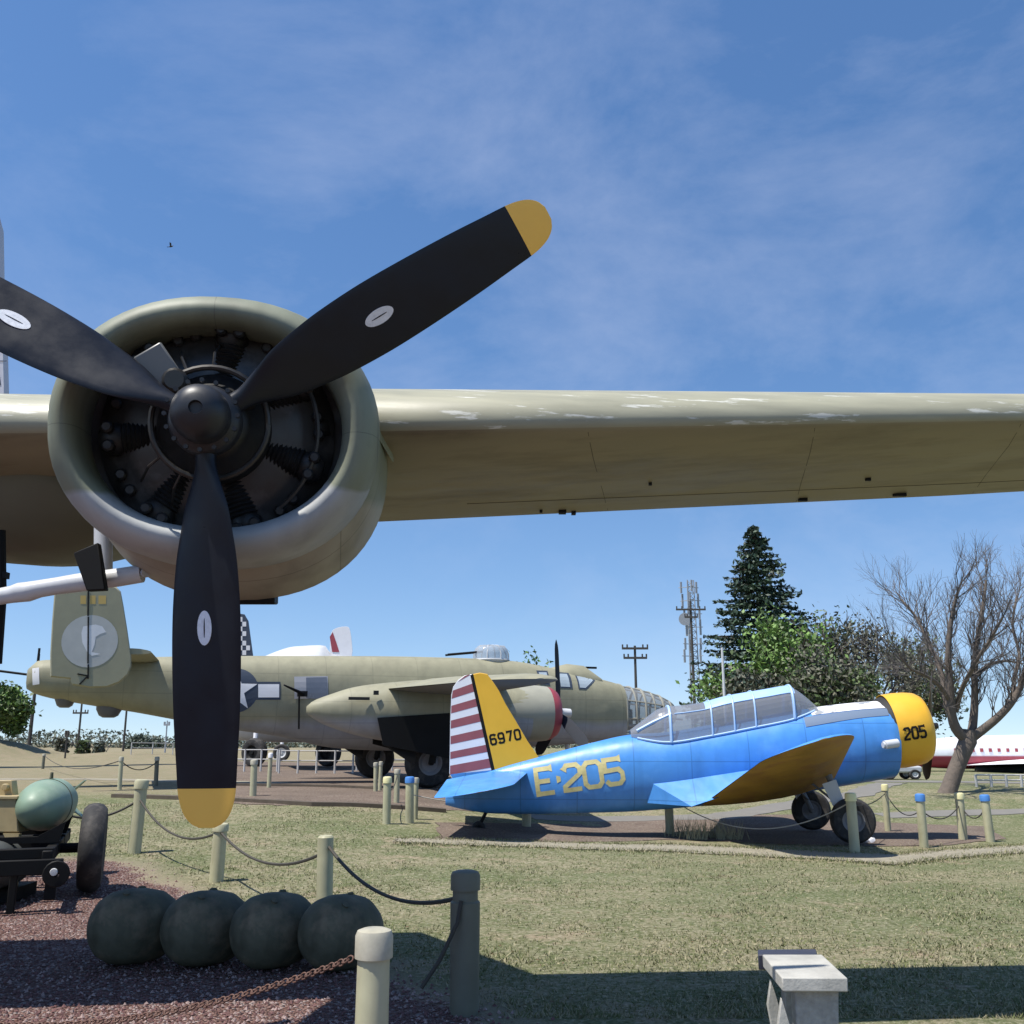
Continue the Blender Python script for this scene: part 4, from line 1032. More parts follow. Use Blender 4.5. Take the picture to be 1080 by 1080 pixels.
# waist window and gun
m = MB(); patch(m, [kq(310.5, 713.5), kq(346, 713), kq(346, 737), kq(310.5, 737)], lambda s, z: kproj(s, z, .01), 2); wd = m.build('waist_window', mat('light_surround_grey', (.36, .36, .38), .5), BB, smooth=0, fixn=False)
m = MB(); patch(m, [kq(323, 714.5), kq(345, 714), kq(345, 736.5), kq(323, 736.5)], lambda s, z: kproj(s, z, .018), 2); m.build('pane', 'winglass', wd, smooth=0, fixn=False)
m = MB(); a_ = kq(318, 732); g_ = kq(296, 722); d_ = kq(314.5, 737); e_ = kq(314.5, 769)
m.tube([(a_[0]+.1, -.9, a_[1]), (a_[0], -1.0, a_[1]), (g_[0], -1.5, g_[1]-.05)], [.05, .05, .02], 8); m.box((a_[0], -.95, a_[1]), (.25, .12, .14))
m.tube([(d_[0], -.95, d_[1]+.1), (e_[0], -.9, e_[1])], .025, 6); m.build('waist_gun', 'black', BB)
# fins
fin = [(58, 619), (90, 617), (122, 618.5), (127.5, 624), (130.5, 640), (134.5, 665), (138.5, 693), (138.5, 703), (135, 712), (126, 720), (113, 725), (95, 725.5), (76, 722.5), (74, 716), (53, 714), (53, 690), (55, 655)]
P = [bb.tr(x, y, -2.6) for x, y in fin]
for lat in (-2.6, 2.6):
    m = MB(); cx = sum(p[0] for p in P)/len(P); cz = sum(p[1] for p in P)/len(P)
    m.loft([[(cx+(p[0]-cx)*k, lat+l, cz+(p[1]-cz)*k) for p in P] for k, l in ((.97, -.07), (1, -.02), (1, .02), (.97, .07))])
    f = m.build('fin', 'od', BB, smooth=50)
    if lat < 0:
        F = lambda s, z: (s, lat-.074, z)
        F2 = lambda s, z: (s, lat-.078, z)
        m = MB(); h = [bb.tr(93, y, lat) for y in (625, 655)]
        for y0, y1 in ((622, 650), (651, 700), (701, 716)):
            a_, b_ = bb.tr(93.3, y0, lat), bb.tr(93, y1, lat); m.tube([(a_[0], lat-.075, a_[1]), (b_[0], lat-.075, b_[1])], .022, 4)
        a_, b_, c_ = bb.tr(93, 713, lat), bb.tr(82, 711, lat), bb.tr(84, 722, lat)
        m.tube([(a_[0], lat-.08, a_[1]), (b_[0], lat-.08, b_[1])], .02, 4); m.tube([(a_[0], lat-.08, a_[1]), (c_[0], lat-.08, c_[1])], .02, 4)
        m.build('rudder_hinge', 'black', f)
        c1 = bb.tr(95, 676.5, lat); r1_ = bb.tr(95, 649, lat)[1]-c1[1]
        m = MB(); patch(m, [(c1[0]+r1_*cos(a*PI/16), c1[1]+r1_*sin(a*PI/16)) for a in range(32)], F, 0); m.build('emblem_disc', 'graydecal', f, smooth=0, fixn=False)
        m = MB(); fig = [(88, 661), (101, 659), (108, 661), (112, 667), (106, 669), (101, 672), (100, 680), (97, 688), (106, 690), (97, 692), (92, 688), (87, 678), (86, 668)]
        patch(m, [bb.tr(x, y, lat) for x, y in fig], F2, 0); m.build('emblem_figure', 'emblem_w', f, smooth=0, fixn=False)
        m = MB()
        for (x0, x1) in ((85, 91), (95, 101), (104, 112)):
            patch(m, [bb.tr(x, y, lat) for x, y in ((x0, 628.5), (x1, 628.5), (x1, 637.5), (x0, 637.5))], F, 0)
        m.build('tail_number', mat('faded_number_ochre', (.48, .33, .10), .6), f, smooth=0, fixn=False)
# tailplane
zt = bb.tr(130, 697, 0)[1]; s_le = bb.tr(168, 697)[0]; s_te = bb.tr(112, 697)[0]
for sg in (-1, 1):
    m = MB(); slab_wing(m, ((s_le, zt), (s_te, zt), sg*.3), ((s_le-.2, zt+.02), (s_te, zt+.02), sg*2.55), .2, .14, tipround=False); m.build('tailplane', ['od', 'od'], BB, smooth=40)
# tail gunner's glazing and belly blisters
m = MB(); patch(m, [kq(32.5, 704), kq(40, 703), kq(40.5, 721), kq(33, 722)], lambda s, z: (s, -side(tabK, s, z, 2.6)-.012, z), 1)
a_, b_ = bb.tr(31.2, 707), bb.tr(31.2, 722); m.box((a_[0]-.01, 0, (a_[1]+b_[1])/2), (.03, .5, abs(a_[1]-b_[1]))); m.build('tail_glazing', 'white', BB)
a_ = bb.tr(42, 684); m = MB(); m.tube([(a_[0], -.1, a_[1]), (a_[0], -.1, a_[1]-.5)], .03, 6); m.tube([(bb.tr(34, 702)[0], 0, bb.tr(34, 712)[1]), (bb.tr(34, 702)[0]-1.0, .1, bb.tr(30, 711)[1]+.1)], .03, 6); m.build('antenna', 'black', BB)
for (x0, x1, y0, y1) in ((58, 79, 738, 746.5), (102, 128, 745, 757)):
    s0_, z0_ = bb.tr(x0, y0-5); s1_, z1_ = bb.tr(x1, y1); m = MB(); mid = (s0_+s1_)/2; hw = (s1_-s0_)/2
    m.loft([[(mid+hw*k*cos(2*PI*j/24), .3*k*sin(2*PI*j/24), z) for j in range(24)] for k, z in ((1, z0_), (1, z1_+.2), (.75, z1_+.05), (.45, z1_))]); m.build('belly_blister', mat('dark_grey_blister', (.10, .10, .11), .5), BB, smooth=50)
# nacelles
rowsN = [(323.5, 745, 752, .06), (330, 739.5, 757, .2), (345, 733.5, 765, .36), (372, 725, 774, .52), (404, 720.5, 781, .66), (450, 717, 786, .72), (500, 717, 788, .74), (530, 721.5, 786, .72), (552, 723.5, 783.5, .72)]
tabN = []
for px, t_, b_, w in rowsN:
    s, z1_ = bb.tr(px, t_, -3.1); _, z2_ = bb.tr(px, b_, -3.1); tabN.append((s, z1_, z2_, w))
e0 = bb.tr(528, 752, -3.1); e1 = bb.tr(585, 752, -3.1); Re = (bb.tr(560, 723, -3.1)[1]-bb.tr(560, 782, -3.1)[1])/2
def bladeK(b, o, d, n): blade2(b, o, d, n, 1.92, .30)
for lat in (-3.1, 3.1):
    m = MB(); m.loft([[(p[0], p[1]+lat, p[2]) for p in r] for r in bb.body(tabN, 2.2, 36, 50)]); nac = m.build('nacelle', 'b25_nac', BB, smooth=60)
    m = MB(); Lc = e1[0]-e0[0]; o_ = (e0[0], lat, e0[1])
    m.m = 0; m.lathe(o_, (1, 0, 0), [(0, Re*1.02), (Lc*.4, Re*1.03), (Lc*.76, Re*.99), (Lc*.82, Re*.975)], 44)
    m.m = 1; m.lathe(o_, (1, 0, 0), [(Lc*.82, Re*.975), (Lc*.9, Re*.93), (Lc*.98, Re*.83), (Lc, Re*.76), (Lc*.97, Re*.70), (Lc*.85, Re*.68)], 44)
    m.build('cowling', [mat('cowl_weathered_grey_olive', (.33, .32, .25), .45, var=.1), 'red'], nac, smooth=50)
    m = MB(); m.lathe(o_, (1, 0, 0), [(Lc*.3, Re*.9), (Lc*.5, Re*.9), (Lc*.55, .3), (Lc*.95, .18), (Lc*.97, .05)], 32, True, False); m.build('engine', 'engine', nac)
    m = MB(); m.lathe((e1[0]+.02, lat, e1[1]), (1, 0, 0), [(0, .16), (.12, .17), (.2, .12), (.3, .12), (.42, .11), (.46, .02)], 20, True, False); pp = m.build('propeller', ['polew'], BB, smooth=50)
    for k in range(3):
        a = radians(4+120*k); m = MB(); bladeK(m, Vector((e1[0]+.12, lat, e1[1])), (0, sin(a), cos(a)), (-1, 0, 0)); m.build('blade', mat('blade_dark_grey', (.03, .033, .04), .8, spec=.15), pp)
    # main gear
    gx, gz = bb.tr(452, 811, lat if lat < 0 else -3.1); gp_ = bb.o+bb.h*gx+bb.l*lat
    gz = terr(gp_.x, gp_.y)+.60
    wheel(BB, 'main_wheel', (gx, lat, gz), .60, .42, (0, 1, 0), mat('worn_hub_grey', (.22, .22, .23), .5, var=.2), .48)
    m = MB(); m.tube([(gx, lat-.3, gz), (gx+.1, lat-.3, gz+.6), (gx+.25, lat-.1, gz+1.2)], .09, 10); m.tube([(gx, lat+.3, gz), (gx+.1, lat+.3, gz+.6), (gx+.25, lat+.1, gz+1.2)], .07, 10)
    m.tube([(gx, lat-.3, gz), (gx, lat+.3, gz)], .06, 8); m.build('gear_leg', 'black', BB)
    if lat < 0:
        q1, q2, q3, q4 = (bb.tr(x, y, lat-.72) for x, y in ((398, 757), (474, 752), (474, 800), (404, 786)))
        m = MB(); m.prism([(q[0], lat-.74, q[1]) for q in (q1, q2, q3, q4)], (0, .03, 0)); m.build('gear_door_or_shade', 'black', BB)  # black panel added to stand in for the wing's shade on the nacelle
    m = MB(); m.prism([(gx-1.3, lat-.55, gz+.45), (gx-.5, lat-.6, gz-.05), (gx-.45, lat-.6, gz+.85), (gx-1.3, lat-.55, gz+1.0)], (0, .04, 0)); m.prism([(gx-1.3, lat+.5, gz+.45), (gx+.5, lat+.6, gz+.0), (gx+.6, lat+.6, gz+.85), (gx-1.3, lat+.5, gz+1.0)], (0, .04, 0)); m.build('gear_door_or_shade', 'black', BB)
# nose gear
gx, _ = bb.tr(600, 800); gp_ = bb.o+bb.h*gx; gz = terr(gp_.x, gp_.y)+.45
wheel(BB, 'nose_wheel', (gx, 0, gz), .45, .3); m = MB(); m.tube([(gx, .0, gz), (gx-.1, 0, gz+1.2)], .07, 8); m.build('nose_gear_leg', 'silver', BB)
# wings (gull: centre section level with nacelles, outer panels)
wz = bb.tr(404, 722, -3.1)[1]; sTE = bb.tr(404, 722, -3.1)[0]; tt_ = bb.tr(521, 717, -9.9)
zr = bb.tr(440, 730, -.8)[1]
for sg in (-1, 1):
    m = MB(); slab_wing(m, ((sTE+3.3, zr+.1), (sTE+.1, zr-.05), sg*.5), ((sTE+3.1, wz-.02), (sTE, wz-.15), sg*3.1), .55, .48, tipround=False); m.build('inner_wing', ['od', 'b25_nac'], BB, smooth=40)
    m = MB(); slab_wing(m, ((sTE+3.1, wz-.02), (sTE, wz-.12), sg*3.1), ((tt_[0]+1.35, tt_[1]+.03), (tt_[0], tt_[1]), sg*10.2), .48, .18); m.build('outer_wing', ['od', mat('dark_grey_underside', (.16, .16, .155), .6)], BB, smooth=40)  # lower faces in a plain dark grey
m = MB()
a_ = bb.tr(384, 733, -3.8); m.box((a_[0]-.1, -3.72, a_[1]-.08), (.5, .05, .07)); m.box((a_[0]+.3, -3.74, a_[1]+.06), (.12, .05, .1)); m.build('exhaust_port', 'dark', BB)
# dorsal turret
c_ = bb.tr(518, 697); m = MB(); rt2 = (bb.tr(536, 697)[0]-bb.tr(500, 697)[0])/2; ht = bb.tr(518, 680.5)[1]-c_[1]
m.loft([[(c_[0]+rt2*k*cos(2*PI*j/28), .42*k*sin(2*PI*j/28), c_[1]+z) for j in range(28)] for k, z in ((1, -.05), (1, ht*.45), (.93, ht*.75), (.75, ht*.92), (.4, ht))]); tu = m.build('dorsal_turret', 'turret', BB, smooth=60)
m = MB(); 
for k in range(4): a = k*PI/4+.3; m.tube([(c_[0]+rt2*1.01*cos(a)*q_, .43*sin(a)*q_, c_[1]+z) for q_, z in ((1, 0), (1, ht*.45), (.75, ht*.93), (0, ht*1.01), (-.75, ht*.93), (-1, ht*.45), (-1, 0))], .018, 5)
m.tube([(c_[0]+rt2*1.0*cos(2*PI*j/28), .43*sin(2*PI*j/28), c_[1]+.02) for j in range(29)], .03, 5); m.build('turret_frame', 'lgrey', tu)
for l_ in (-.12, .12):
    g1 = bb.tr(471, 692.5); m = MB(); m.tube([(c_[0]-.3, l_, c_[1]+.25), (g1[0], l_, g1[1]+.05)], .03, 6); m.build('turret_gun', 'black', tu)
# cockpit windows
def kwin(name, poly, matn, e=.012, parent=BB):
    m = MB(); patch(m, [kq(*p) for p in poly], lambda s, z: kproj(s, z, e), 2); return m.build(name, matn, parent, smooth=0, fixn=False)
for poly, inn_ in (([(568.5, 706.5), (581, 706.8), (580.5, 722.5), (569, 721.5)], [(570.5, 708.5), (579.2, 708.5), (579, 720.5), (571, 720)]),
             ([(590, 708), (605, 708.8), (604.5, 726), (590, 725.5)], [(592, 709.8), (602, 710), (602, 724.5), (592, 724)]),
             ([(611, 707), (624, 708.2), (632, 717), (619, 727), (611, 726.5)], [(612.5, 709), (622.5, 710), (629.5, 716.8), (618.5, 725.5), (612.5, 725)])):
    f = kwin('cockpit_window', poly, 'insig', .012); kwin('pane', inn_, 'paleglass', .02, f)
m = MB(); c_ = bb.tr(614, 706); m.loft([[(c_[0]+dx, .5*k*cos(PI*j/12), c_[1]-.35+dz*sin(PI*j/12)) for j in range(13)] for dx, k, dz in ((-1.2, .9, .33), (-.5, 1, .50), (.0, 1, .46), (.45, .9, .12))], False, False, False); m.build('cockpit_roof', 'od', BB, smooth=60)
a_ = bb.tr(622, 704.5); m = MB(); m.box((a_[0], -.1, a_[1]), (.35, .05, .06)); m.build('antenna', 'black', BB)
# nose guns & frames
a_ = bb.tr(640, 765, -.3); m = MB()
for dz, l_ in ((0, -.5), (.18, -.45), (-.3, .2)):
    m.tube([(a_[0]-.2, l_, a_[1]+dz), (a_[0]+1.0, l_, a_[1]+dz)], .045, 8)
m.build('nose_gun', 'silver', BB)
rowsG = [(651, 722.5, 780.5, .64), (668, 726, 779, .60), (685, 731, 775, .52), (700, 737.5, 769, .38), (709, 744, 762, .22), (713, 751, 756, .04)]
tabG = [(bb.tr(a, b)[0], bb.tr(a, b)[1], bb.tr(a, c)[1], w) for a, b, c, w in rowsG]
m = MB(); m.loft(bb.body(tabG, 2.2, 32, 24), False, True); ng = m.build('nose_glazing', 'noseglass', BB, smooth=60)
RG = bb.body(tabG, 2.2, 32, 24)
for i in (0, 4, 8, 12, 16, 20):
    m = MB(); m.tube([Vector(p)+(Vector(p)-Vector((p[0], 0, sum(q[2] for q in RG[i])/32)))*.012 for p in RG[i]+RG[i][:1]], .028 if i % 8 else .04, 5); m.build('nose_frame', 'frame_g', ng)
for j in (2, 6, 10, 14, 17, 20, 23, 26, 29):
    m = MB(); m.tube([RG[i][j] for i in range(0, 24)], .024, 5); m.build('nose_frame', 'frame_g', ng)
m = MB(); c_ = bb.tr(668, 768); m.box((c_[0], 0, c_[1]), (1.2, .7, .12)); m.box((c_[0]-.3, 0, c_[1]+.3), (.4, .4, .5)); m.build('nose_seat', 'engmetal', ng, bevel=.03)
m = MB(); c_ = bb.tr(690, 757); m.tube([(c_[0], 0, c_[1]), (bb.tr(720, 758)[0], 0, c_[1]-.05)], .03, 6); m.build('nose_gun', 'black', ng)

# ============================================================ BACKGROUND AIRCRAFT
# white-finned jet behind
jt = Craft(-13, 46, radians(8))
J = empty('jet_aircraft', (jt.o.x, jt.o.y, 0), jt.yaw, 'pale grey aircraft with a white and red tail fin showing above the olive bomber', 'aircraft')
rowsJ = [(195, 745, 765, .4), (253, 705, 780, .9), (300, 684, 783, 1.2), (322, 681, 783, 1.3), (342, 680.5, 783, 1.3), (350, 690, 783, 1.3), (420, 705, 775, 1.0), (470, 730, 760, .3)]
tabJ = [(jt.tr(a, b)[0], jt.tr(a, b)[1], jt.tr(a, c)[1], w) for a, b, c, w in rowsJ]
m = MB(); m.loft(jt.body(tabJ, 2.2, 32, 50)); m.build('fuselage', 'lgrey', J, smooth=60)
m = MB(); P = rounded([(348, 672), (351, 663), (366, 660), (370, 664), (373, 700), (348, 705)], 2); plate(m, P, .2, 0, jt); fo = m.build('fin', 'white', J)
m = MB(); patch(m, [jt.tr(x, y) for x, y in ((347.8, 672), (351, 667), (355.5, 680), (358, 688), (350.5, 688))], lambda s, z: (s, -.115, z), 0); m.build('rudder_flash', 'red', fo, smooth=0, fixn=False)
gl = terr(-12, 46)
for px in (346, 268):
    s_, _ = jt.tr(px, 800, -1.5); wheel(J, 'main_wheel', (s_, -1.5, gl+.62), .62, .5, (0.7, 1, 0), 'black', .5); m = MB(); m.tube([(s_, -1.5, gl+.6), (s_, -1.3, gl+2.2)], .1, 8); m.build('gear_leg', 'white', J)
m = MB(); slab_wing(m, ((jt.tr(400, 780)[0], 2.3), (jt.tr(290, 780)[0], 2.2), -1), ((jt.tr(350, 780)[0], 2.6), (jt.tr(310, 780)[0], 2.5), -8), .4, .15); m.build('wing', ['lgrey', 'dark'], J)
# checked tail fin of one more aircraft
ct = Craft(-15, 60, radians(5))
K_ = empty('checker_tail_aircraft', (ct.o.x, ct.o.y, 0), ct.yaw, 'distant aircraft with a black and white chequered tail fin right of the hanging propeller blade', 'aircraft')
m = MB(); plate(m, [(240, 645), (258, 648), (262, 655), (267, 692), (268, 715), (235, 715)], .2, 0, ct); f = m.build('fin', 'insig', K_)
m = MB()
for i in range(8):
    for j in range(8):
        if (i+j) % 2: continue
        x = 236+i*4; y = 651+j*5; 
        if x+4 > 258+(y-648)*.2+1: continue
        patch(m, [ct.tr(a, b) for a, b in ((x, y), (x+4, y), (x+4, y+5), (x, y+5))], lambda s, z: (s, -.115, z), 0)
m.build('white_check', 'emblem_w', f, smooth=0, fixn=False)
m = MB(); tb = [(ct.tr(a, b)[0], ct.tr(a, b)[1], ct.tr(a, c)[1], w) for a, b, c, w in ((225, 725, 740, .3), (270, 712, 770, .8), (330, 705, 782, 1.1), (420, 710, 780, 1), (470, 740, 760, .2))]
m.loft(ct.body(tb, 2.1, 24, 30)); m.build('fuselage', 'lgrey', K_)
s_ = ct.tr(300, 780)[0]; wheel(K_, 'wheel', (s_, -1, terr(-13, 60)+.5), .5, .3)
m = MB(); m.tube([(s_, -1, terr(-13, 60)+.5), (s_, -.8, 2.5)], .1, 8); m.build('gear_leg', 'white', K_)
# red and white airliner at the right edge
al = Craft(18, 42, radians(3))
A_ = empty('airliner', (al.o.x, al.o.y, 0), al.yaw, 'white aircraft with dark red lower side at the right edge behind the bare tree', 'aircraft')
tb = [(al.tr(a, b)[0], al.tr(a, b)[1], al.tr(a, c)[1], w) for a, b, c, w in ((948, 794, 802, .1), (965, 785, 808, .35), (985, 779.5, 810, .5), (1010, 777, 811, .6), (1080, 775, 811, .66), (1250, 775, 811, .66), (1330, 790, 800, .1))]
m = MB(); m.loft(al.body(tb, 2.1, 36, 60)); m.build('fuselage', twotone('airliner_white_red', (.78, .79, .82), (.30, .035, .06), al.tr(1050, 797)[1], soft=.03, rough=.4, wav=.0), A_, smooth=60)
zb_ = al.tr(1050, 811)[1]
m = MB(); slab_wing(m, ((al.tr(1110, 806)[0], zb_+.35), (al.tr(1010, 806)[0], zb_+.15), -.4), ((al.tr(1060, 806)[0], zb_+.3), (al.tr(1030, 806)[0], zb_+.3), -4), .2, .1); m.build('wing', ['white', 'dark'], A_)
m = MB()
for k in range(14):
    a_ = al.tr(1000+k*9, 791); m.box((a_[0], -.64, a_[1]), (.12, .03, .14))
m.build('window_row', 'red', A_)
gz = terr(20, 42)
for px in (972, 1060, 1100):
    s_ = al.tr(px, 830, -1.2)[0]; wheel(A_, 'wheel', (s_, -.5, gz+.2), .2, .15); m = MB(); m.tube([(s_, -.5, gz+.2), (s_, -.4, zb_+.3)], .05, 8); m.build('gear_leg', 'lgrey', A_)
m = MB(); m.lathe((al.tr(1015, 800)[0], -1.0, zb_+.0), (1, 0, 0), [(0, .1), (.2, .2), (2.2, .24), (4.0, .12)], 20, True, True); m.build('engine_pod', 'dark', A_)
# tall white tail at the left edge
tl_ = Craft(-26, 44, radians(0))
T_ = empty('tall_tail_aircraft', (tl_.o.x, tl_.o.y, 0), 0, 'very tall white tail fin cut by the left edge above the propeller blade', 'aircraft')
m = MB(); plate(m, [(-60, 190), (-12, 190), (1.5, 240), (2.5, 300), (6, 372), (7, 410), (9, 560), (9, 582), (-70, 582)], .5, 0, tl_); f = m.build('fin', mat('pale_lavender_white', (.46, .47, .53), .5, var=.05), T_)
m = MB(); patch(m, [tl_.tr(x, y) for x, y in ((-4, 384), (1, 390), (4, 408), (-4, 408))], lambda s, z: (s, -.27, z), 0); patch(m, [tl_.tr(x, y) for x, y in ((-10, 382.5), (10, 382.5), (10, 383.5), (-10, 383.5))], lambda s, z: (s, -.27, z), 0); m.build('rudder_gap', 'insig', f, smooth=0, fixn=False)
m = MB(); tb = [(tl_.tr(-360, 700)[0], 7.0, 5.6, .4), (tl_.tr(-200, 700)[0], 10.4, 5.0, 2), (tl_.tr(-80, 700)[0], 10.4, 6.0, 1.5), (tl_.tr(-12, 600)[0], 10.2, 8.5, .6)]
m.loft(tl_.body(tb, 2, 24, 20)); m.build('fuselage', 'lgrey', T_)
s_ = tl_.tr(-160, 700)[0]; wheel(T_, 'wheel', (s_, 0, terr(-29, 44)+.6), .6, .4); m = MB(); m.tube([(s_, 0, 1), (s_, 0, 5.6)], .2, 10); m.build('gear_leg', 'white', T_)

# ============================================================ POSTS AND ROPES
def place_post(px, pytop, pybase, wpx, capm, bodym, label, Y=None, group='posts of the rope fences', nocap=False, tilt=0):
    if Y is None: g = gp(px, pybase); Y = g.y
    tp = at(px, pytop, Y); gz = terr(tp.x, tp.y); h = tp.z-gz; r = wpx/2*Y/1085
    o = empty('post', (tp.x, tp.y, gz), random.uniform(0, 6), label, 'post', group)
    if px > 100 and Y > 8: o.rotation_euler = (radians(random.uniform(-1.6, 1.6)), radians(random.uniform(-1.6, 1.6)), random.uniform(0, 6))
    cap = min(.12, h*.14) if not nocap else 0
    m = MB(); K = 20
    m.lathe((0, 0, -.05), (0, 0, 1), [(0, r*1.02), (h*.5, r*1.0), (h-cap+.05, r*.97)], K, True, True); m.build('pole', bodym, o)
    if cap:
        m = MB(); m.lathe((0, 0, h-cap), (0, 0, 1), [(0, r*.98), (0.001, r*1.14), (cap*.75, r*1.14), (cap*.93, r*1.02), (cap, r*.7), (cap*1.02, .001)], K, True, False); m.build('cap', capm, o, smooth=40)
    else:
        m = MB(); m.lathe((0, 0, h-.003), (0, 0, 1), [(0, r*.97), (.018, r*.8), (.025, .001)], K, True, False); m.build('cap', capm, o, smooth=40)
    return Vector((tp.x, tp.y, gz)), h, r
PS = {}
PS['n1'] = place_post(395, 979, 0, 34, 'cap_g', 'post', 'nearest sunlit khaki post with a fat grey cap at the bottom', Y=4.35)
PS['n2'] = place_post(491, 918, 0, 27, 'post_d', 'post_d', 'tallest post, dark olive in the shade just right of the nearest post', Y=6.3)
_n2 = [o for o in COL.objects if o.name.startswith('post') and o.get('label', '').startswith('tallest')][0]
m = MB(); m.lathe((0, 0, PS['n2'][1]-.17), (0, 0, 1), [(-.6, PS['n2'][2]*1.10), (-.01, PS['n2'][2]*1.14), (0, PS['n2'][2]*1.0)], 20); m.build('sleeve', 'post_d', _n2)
PS['n3'] = place_post(345.5, 883, 0, 17, 'post', 'post', 'khaki post standing right behind the gap between the third and fourth round bombs', Y=9.0, nocap=True)
PS['n4'] = place_post(232, 868, 930, 14.5, 'post', 'post', 'khaki post directly under the yellow tip of the hanging propeller blade')
PS['n5'] = place_post(148, 822, 900, 13, 'post', 'post', 'khaki post between the bomb trailer tyre and the hanging propeller blade')
PS['f1'] = place_post(46.7, 795, 811, 3, 'cap_g', 'post_d', 'thin distant post above the pale green bomb, farthest on the left')
PS['f2'] = place_post(129, 798, 833, 4.5, 'cap_g', 'post', 'thin pale post on the dry field left of the khaki trailer-side post')
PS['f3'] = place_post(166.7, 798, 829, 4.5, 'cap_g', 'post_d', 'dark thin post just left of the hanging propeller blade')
PS['b1'] = place_post(269, 801, 840, 7, 'cap_g', 'post', 'khaki post just right of the hanging blade on the edge of the bomber bed')
PS['b2'] = place_post(285.5, 794, 831, 4.5, 'white', 'post', 'slender whitish post right of the khaki post under the bomber star')
PS['b3'] = place_post(397, 804, 835, 4.5, 'cap_g', 'post', 'left one of two thin posts close together left of the bomber wheel')
PS['b4'] = place_post(401.5, 803, 834, 4, 'cap_g', 'post', 'right one of two thin posts close together left of the bomber wheel')
PS['b5'] = place_post(419, 811, 847, 6, 'cap_g', 'post', 'khaki post standing directly beside the near wheel of the olive bomber')
PS['c1'] = place_post(409, 819, 869, 8.5, 'cap_y', 'post', 'cream-topped khaki post just left of the blue-topped post by the blue tail')
PS['c2'] = place_post(433, 819, 868, 9, 'cap_b', 'post', 'blue-topped post left of the tail of the blue plane')
PS['c3'] = place_post(438.5, 820, 864, 6, 'cap_g', 'post', 'khaki post half hidden right behind the blue-topped post by the tail')
PS['c4'] = place_post(555, 820, 872, 9.5, 'post', 'post', 'plain khaki post in front of the blue plane just left of the letter E', nocap=True)
PS['c5'] = place_post(705, 828, 880, 9, 'cap_b', 'post', 'blue-topped post in front of the middle of the blue plane fuselage')
PS['c6'] = place_post(897, 836, 900, 10.5, 'cap_y', 'post', 'cream-topped post in front of the near wheel of the blue plane')
PS['c7'] = place_post(932.5, 827, 877, 6.5, 'cap_y', 'post', 'thin cream-topped post just right of the wheels of the blue plane')
PS['c8'] = place_post(969.5, 837, 894, 9, 'cap_b', 'post', 'blue-topped post below the propeller of the blue plane')
PS['c9'] = place_post(1011, 836, 886, 9, 'cap_y', 'post', 'cream-topped post in front of the bare tree trunk')
PS['c10'] = place_post(1039.5, 838, 888, 9, 'cap_b', 'post', 'blue-topped post at the far right, right of the bare tree trunk')
def hang(a, b, za, zb, sag, r, m, label, n=24, name='rope', cat='rope'):
    A = a[0]+Vector((0, 0, a[1]*za)); B = b[0]+Vector((0, 0, b[1]*zb))
    P = [A.lerp(B, i/n)-Vector((0, 0, sag*4*(i/n)*(1-i/n))) for i in range(n+1)]
    mb = MB(); mb.tube(P, r, 6); return tag(mb.build(name, m), label, cat, 'ropes hanging between the posts')
hang(PS['n2'], PS['n3'], .82, .92, .20, .014, 'rope', 'dark rope sagging from the tall dark post to the post behind the round bombs')
hang(PS['n3'], PS['n4'], .85, .87, .22, .014, 'rope', 'dark rope from the post behind the round bombs to the post under the blade tip')
hang(PS['n4'], PS['n5'], .85, .75, .25, .014, 'rope', 'dark rope passing behind the yellow blade tip to the trailer-side post')
PT = (at(60, 858, 13.2), 0, 0); PT = (Vector((PT[0].x, PT[0].y, terr(PT[0].x, PT[0].y))), .95, .06)
hang(PS['n5'], PT, .72, .62, .15, .016, 'rope', 'dark rope running from the trailer-side post back behind the pale green bomb')
hang(PS['c2'], PS['c4'], .62, .60, .12, .009, 'rope_l', 'pale rope under the tailplane of the blue plane')
hang(PS['c4'], PS['c5'], .62, .75, .22, .009, 'rope_l', 'pale rope hanging in front of the lettered fuselage')
hang(PS['c5'], PS['c6'], .75, .85, .45, .009, 'rope_l', 'pale rope running past the wing to the wheel-side post')
hang(PS['c6'], PS['c7'], .8, .8, .08, .008, 'rope', 'dark rope from the wheel-side post back to the thin cream-topped post')
hang(PS['c7'], PS['c8'], .85, .7, .22, .008, 'rope', 'dark rope from the thin cream-topped post to the blue-topped post below the propeller')
hang(PS['c8'], PS['c9'], .7, .75, .18, .010, 'rope', 'dark rope hanging in front of the tree trunk base')
hang(PS['c9'], PS['c10'], .75, .8, .22, .010, 'rope', 'dark rope between the two rightmost posts')
hang(PS['f1'], PS['f2'], .9, .9, .35, .012, 'rope', 'thin distant rope across the dry field left of the blade')
hang(PS['f2'], PS['f3'], .85, .85, .2, .012, 'rope', 'thin distant rope nearest the hanging blade on the dry field')
hang(PS['c1'], PS['b5'], .8, .8, .15, .009, 'rope', 'rope between the cream-topped post and the wheel-side post of the bomber')
m = MB(); P = PS['n2']; A = P[0]+Vector((-.02, -.09, P[1]*.80)); 
m.tube([A, A+Vector((-.02, -.02, -.12)), A+Vector((-.12, -.05, -.32)), A+Vector((-.22, -.08, -.46))], .013, 6)
tag(m.build('rope', 'rope'), 'loose rope end dangling from the tall dark post', 'rope', 'ropes hanging between the posts')
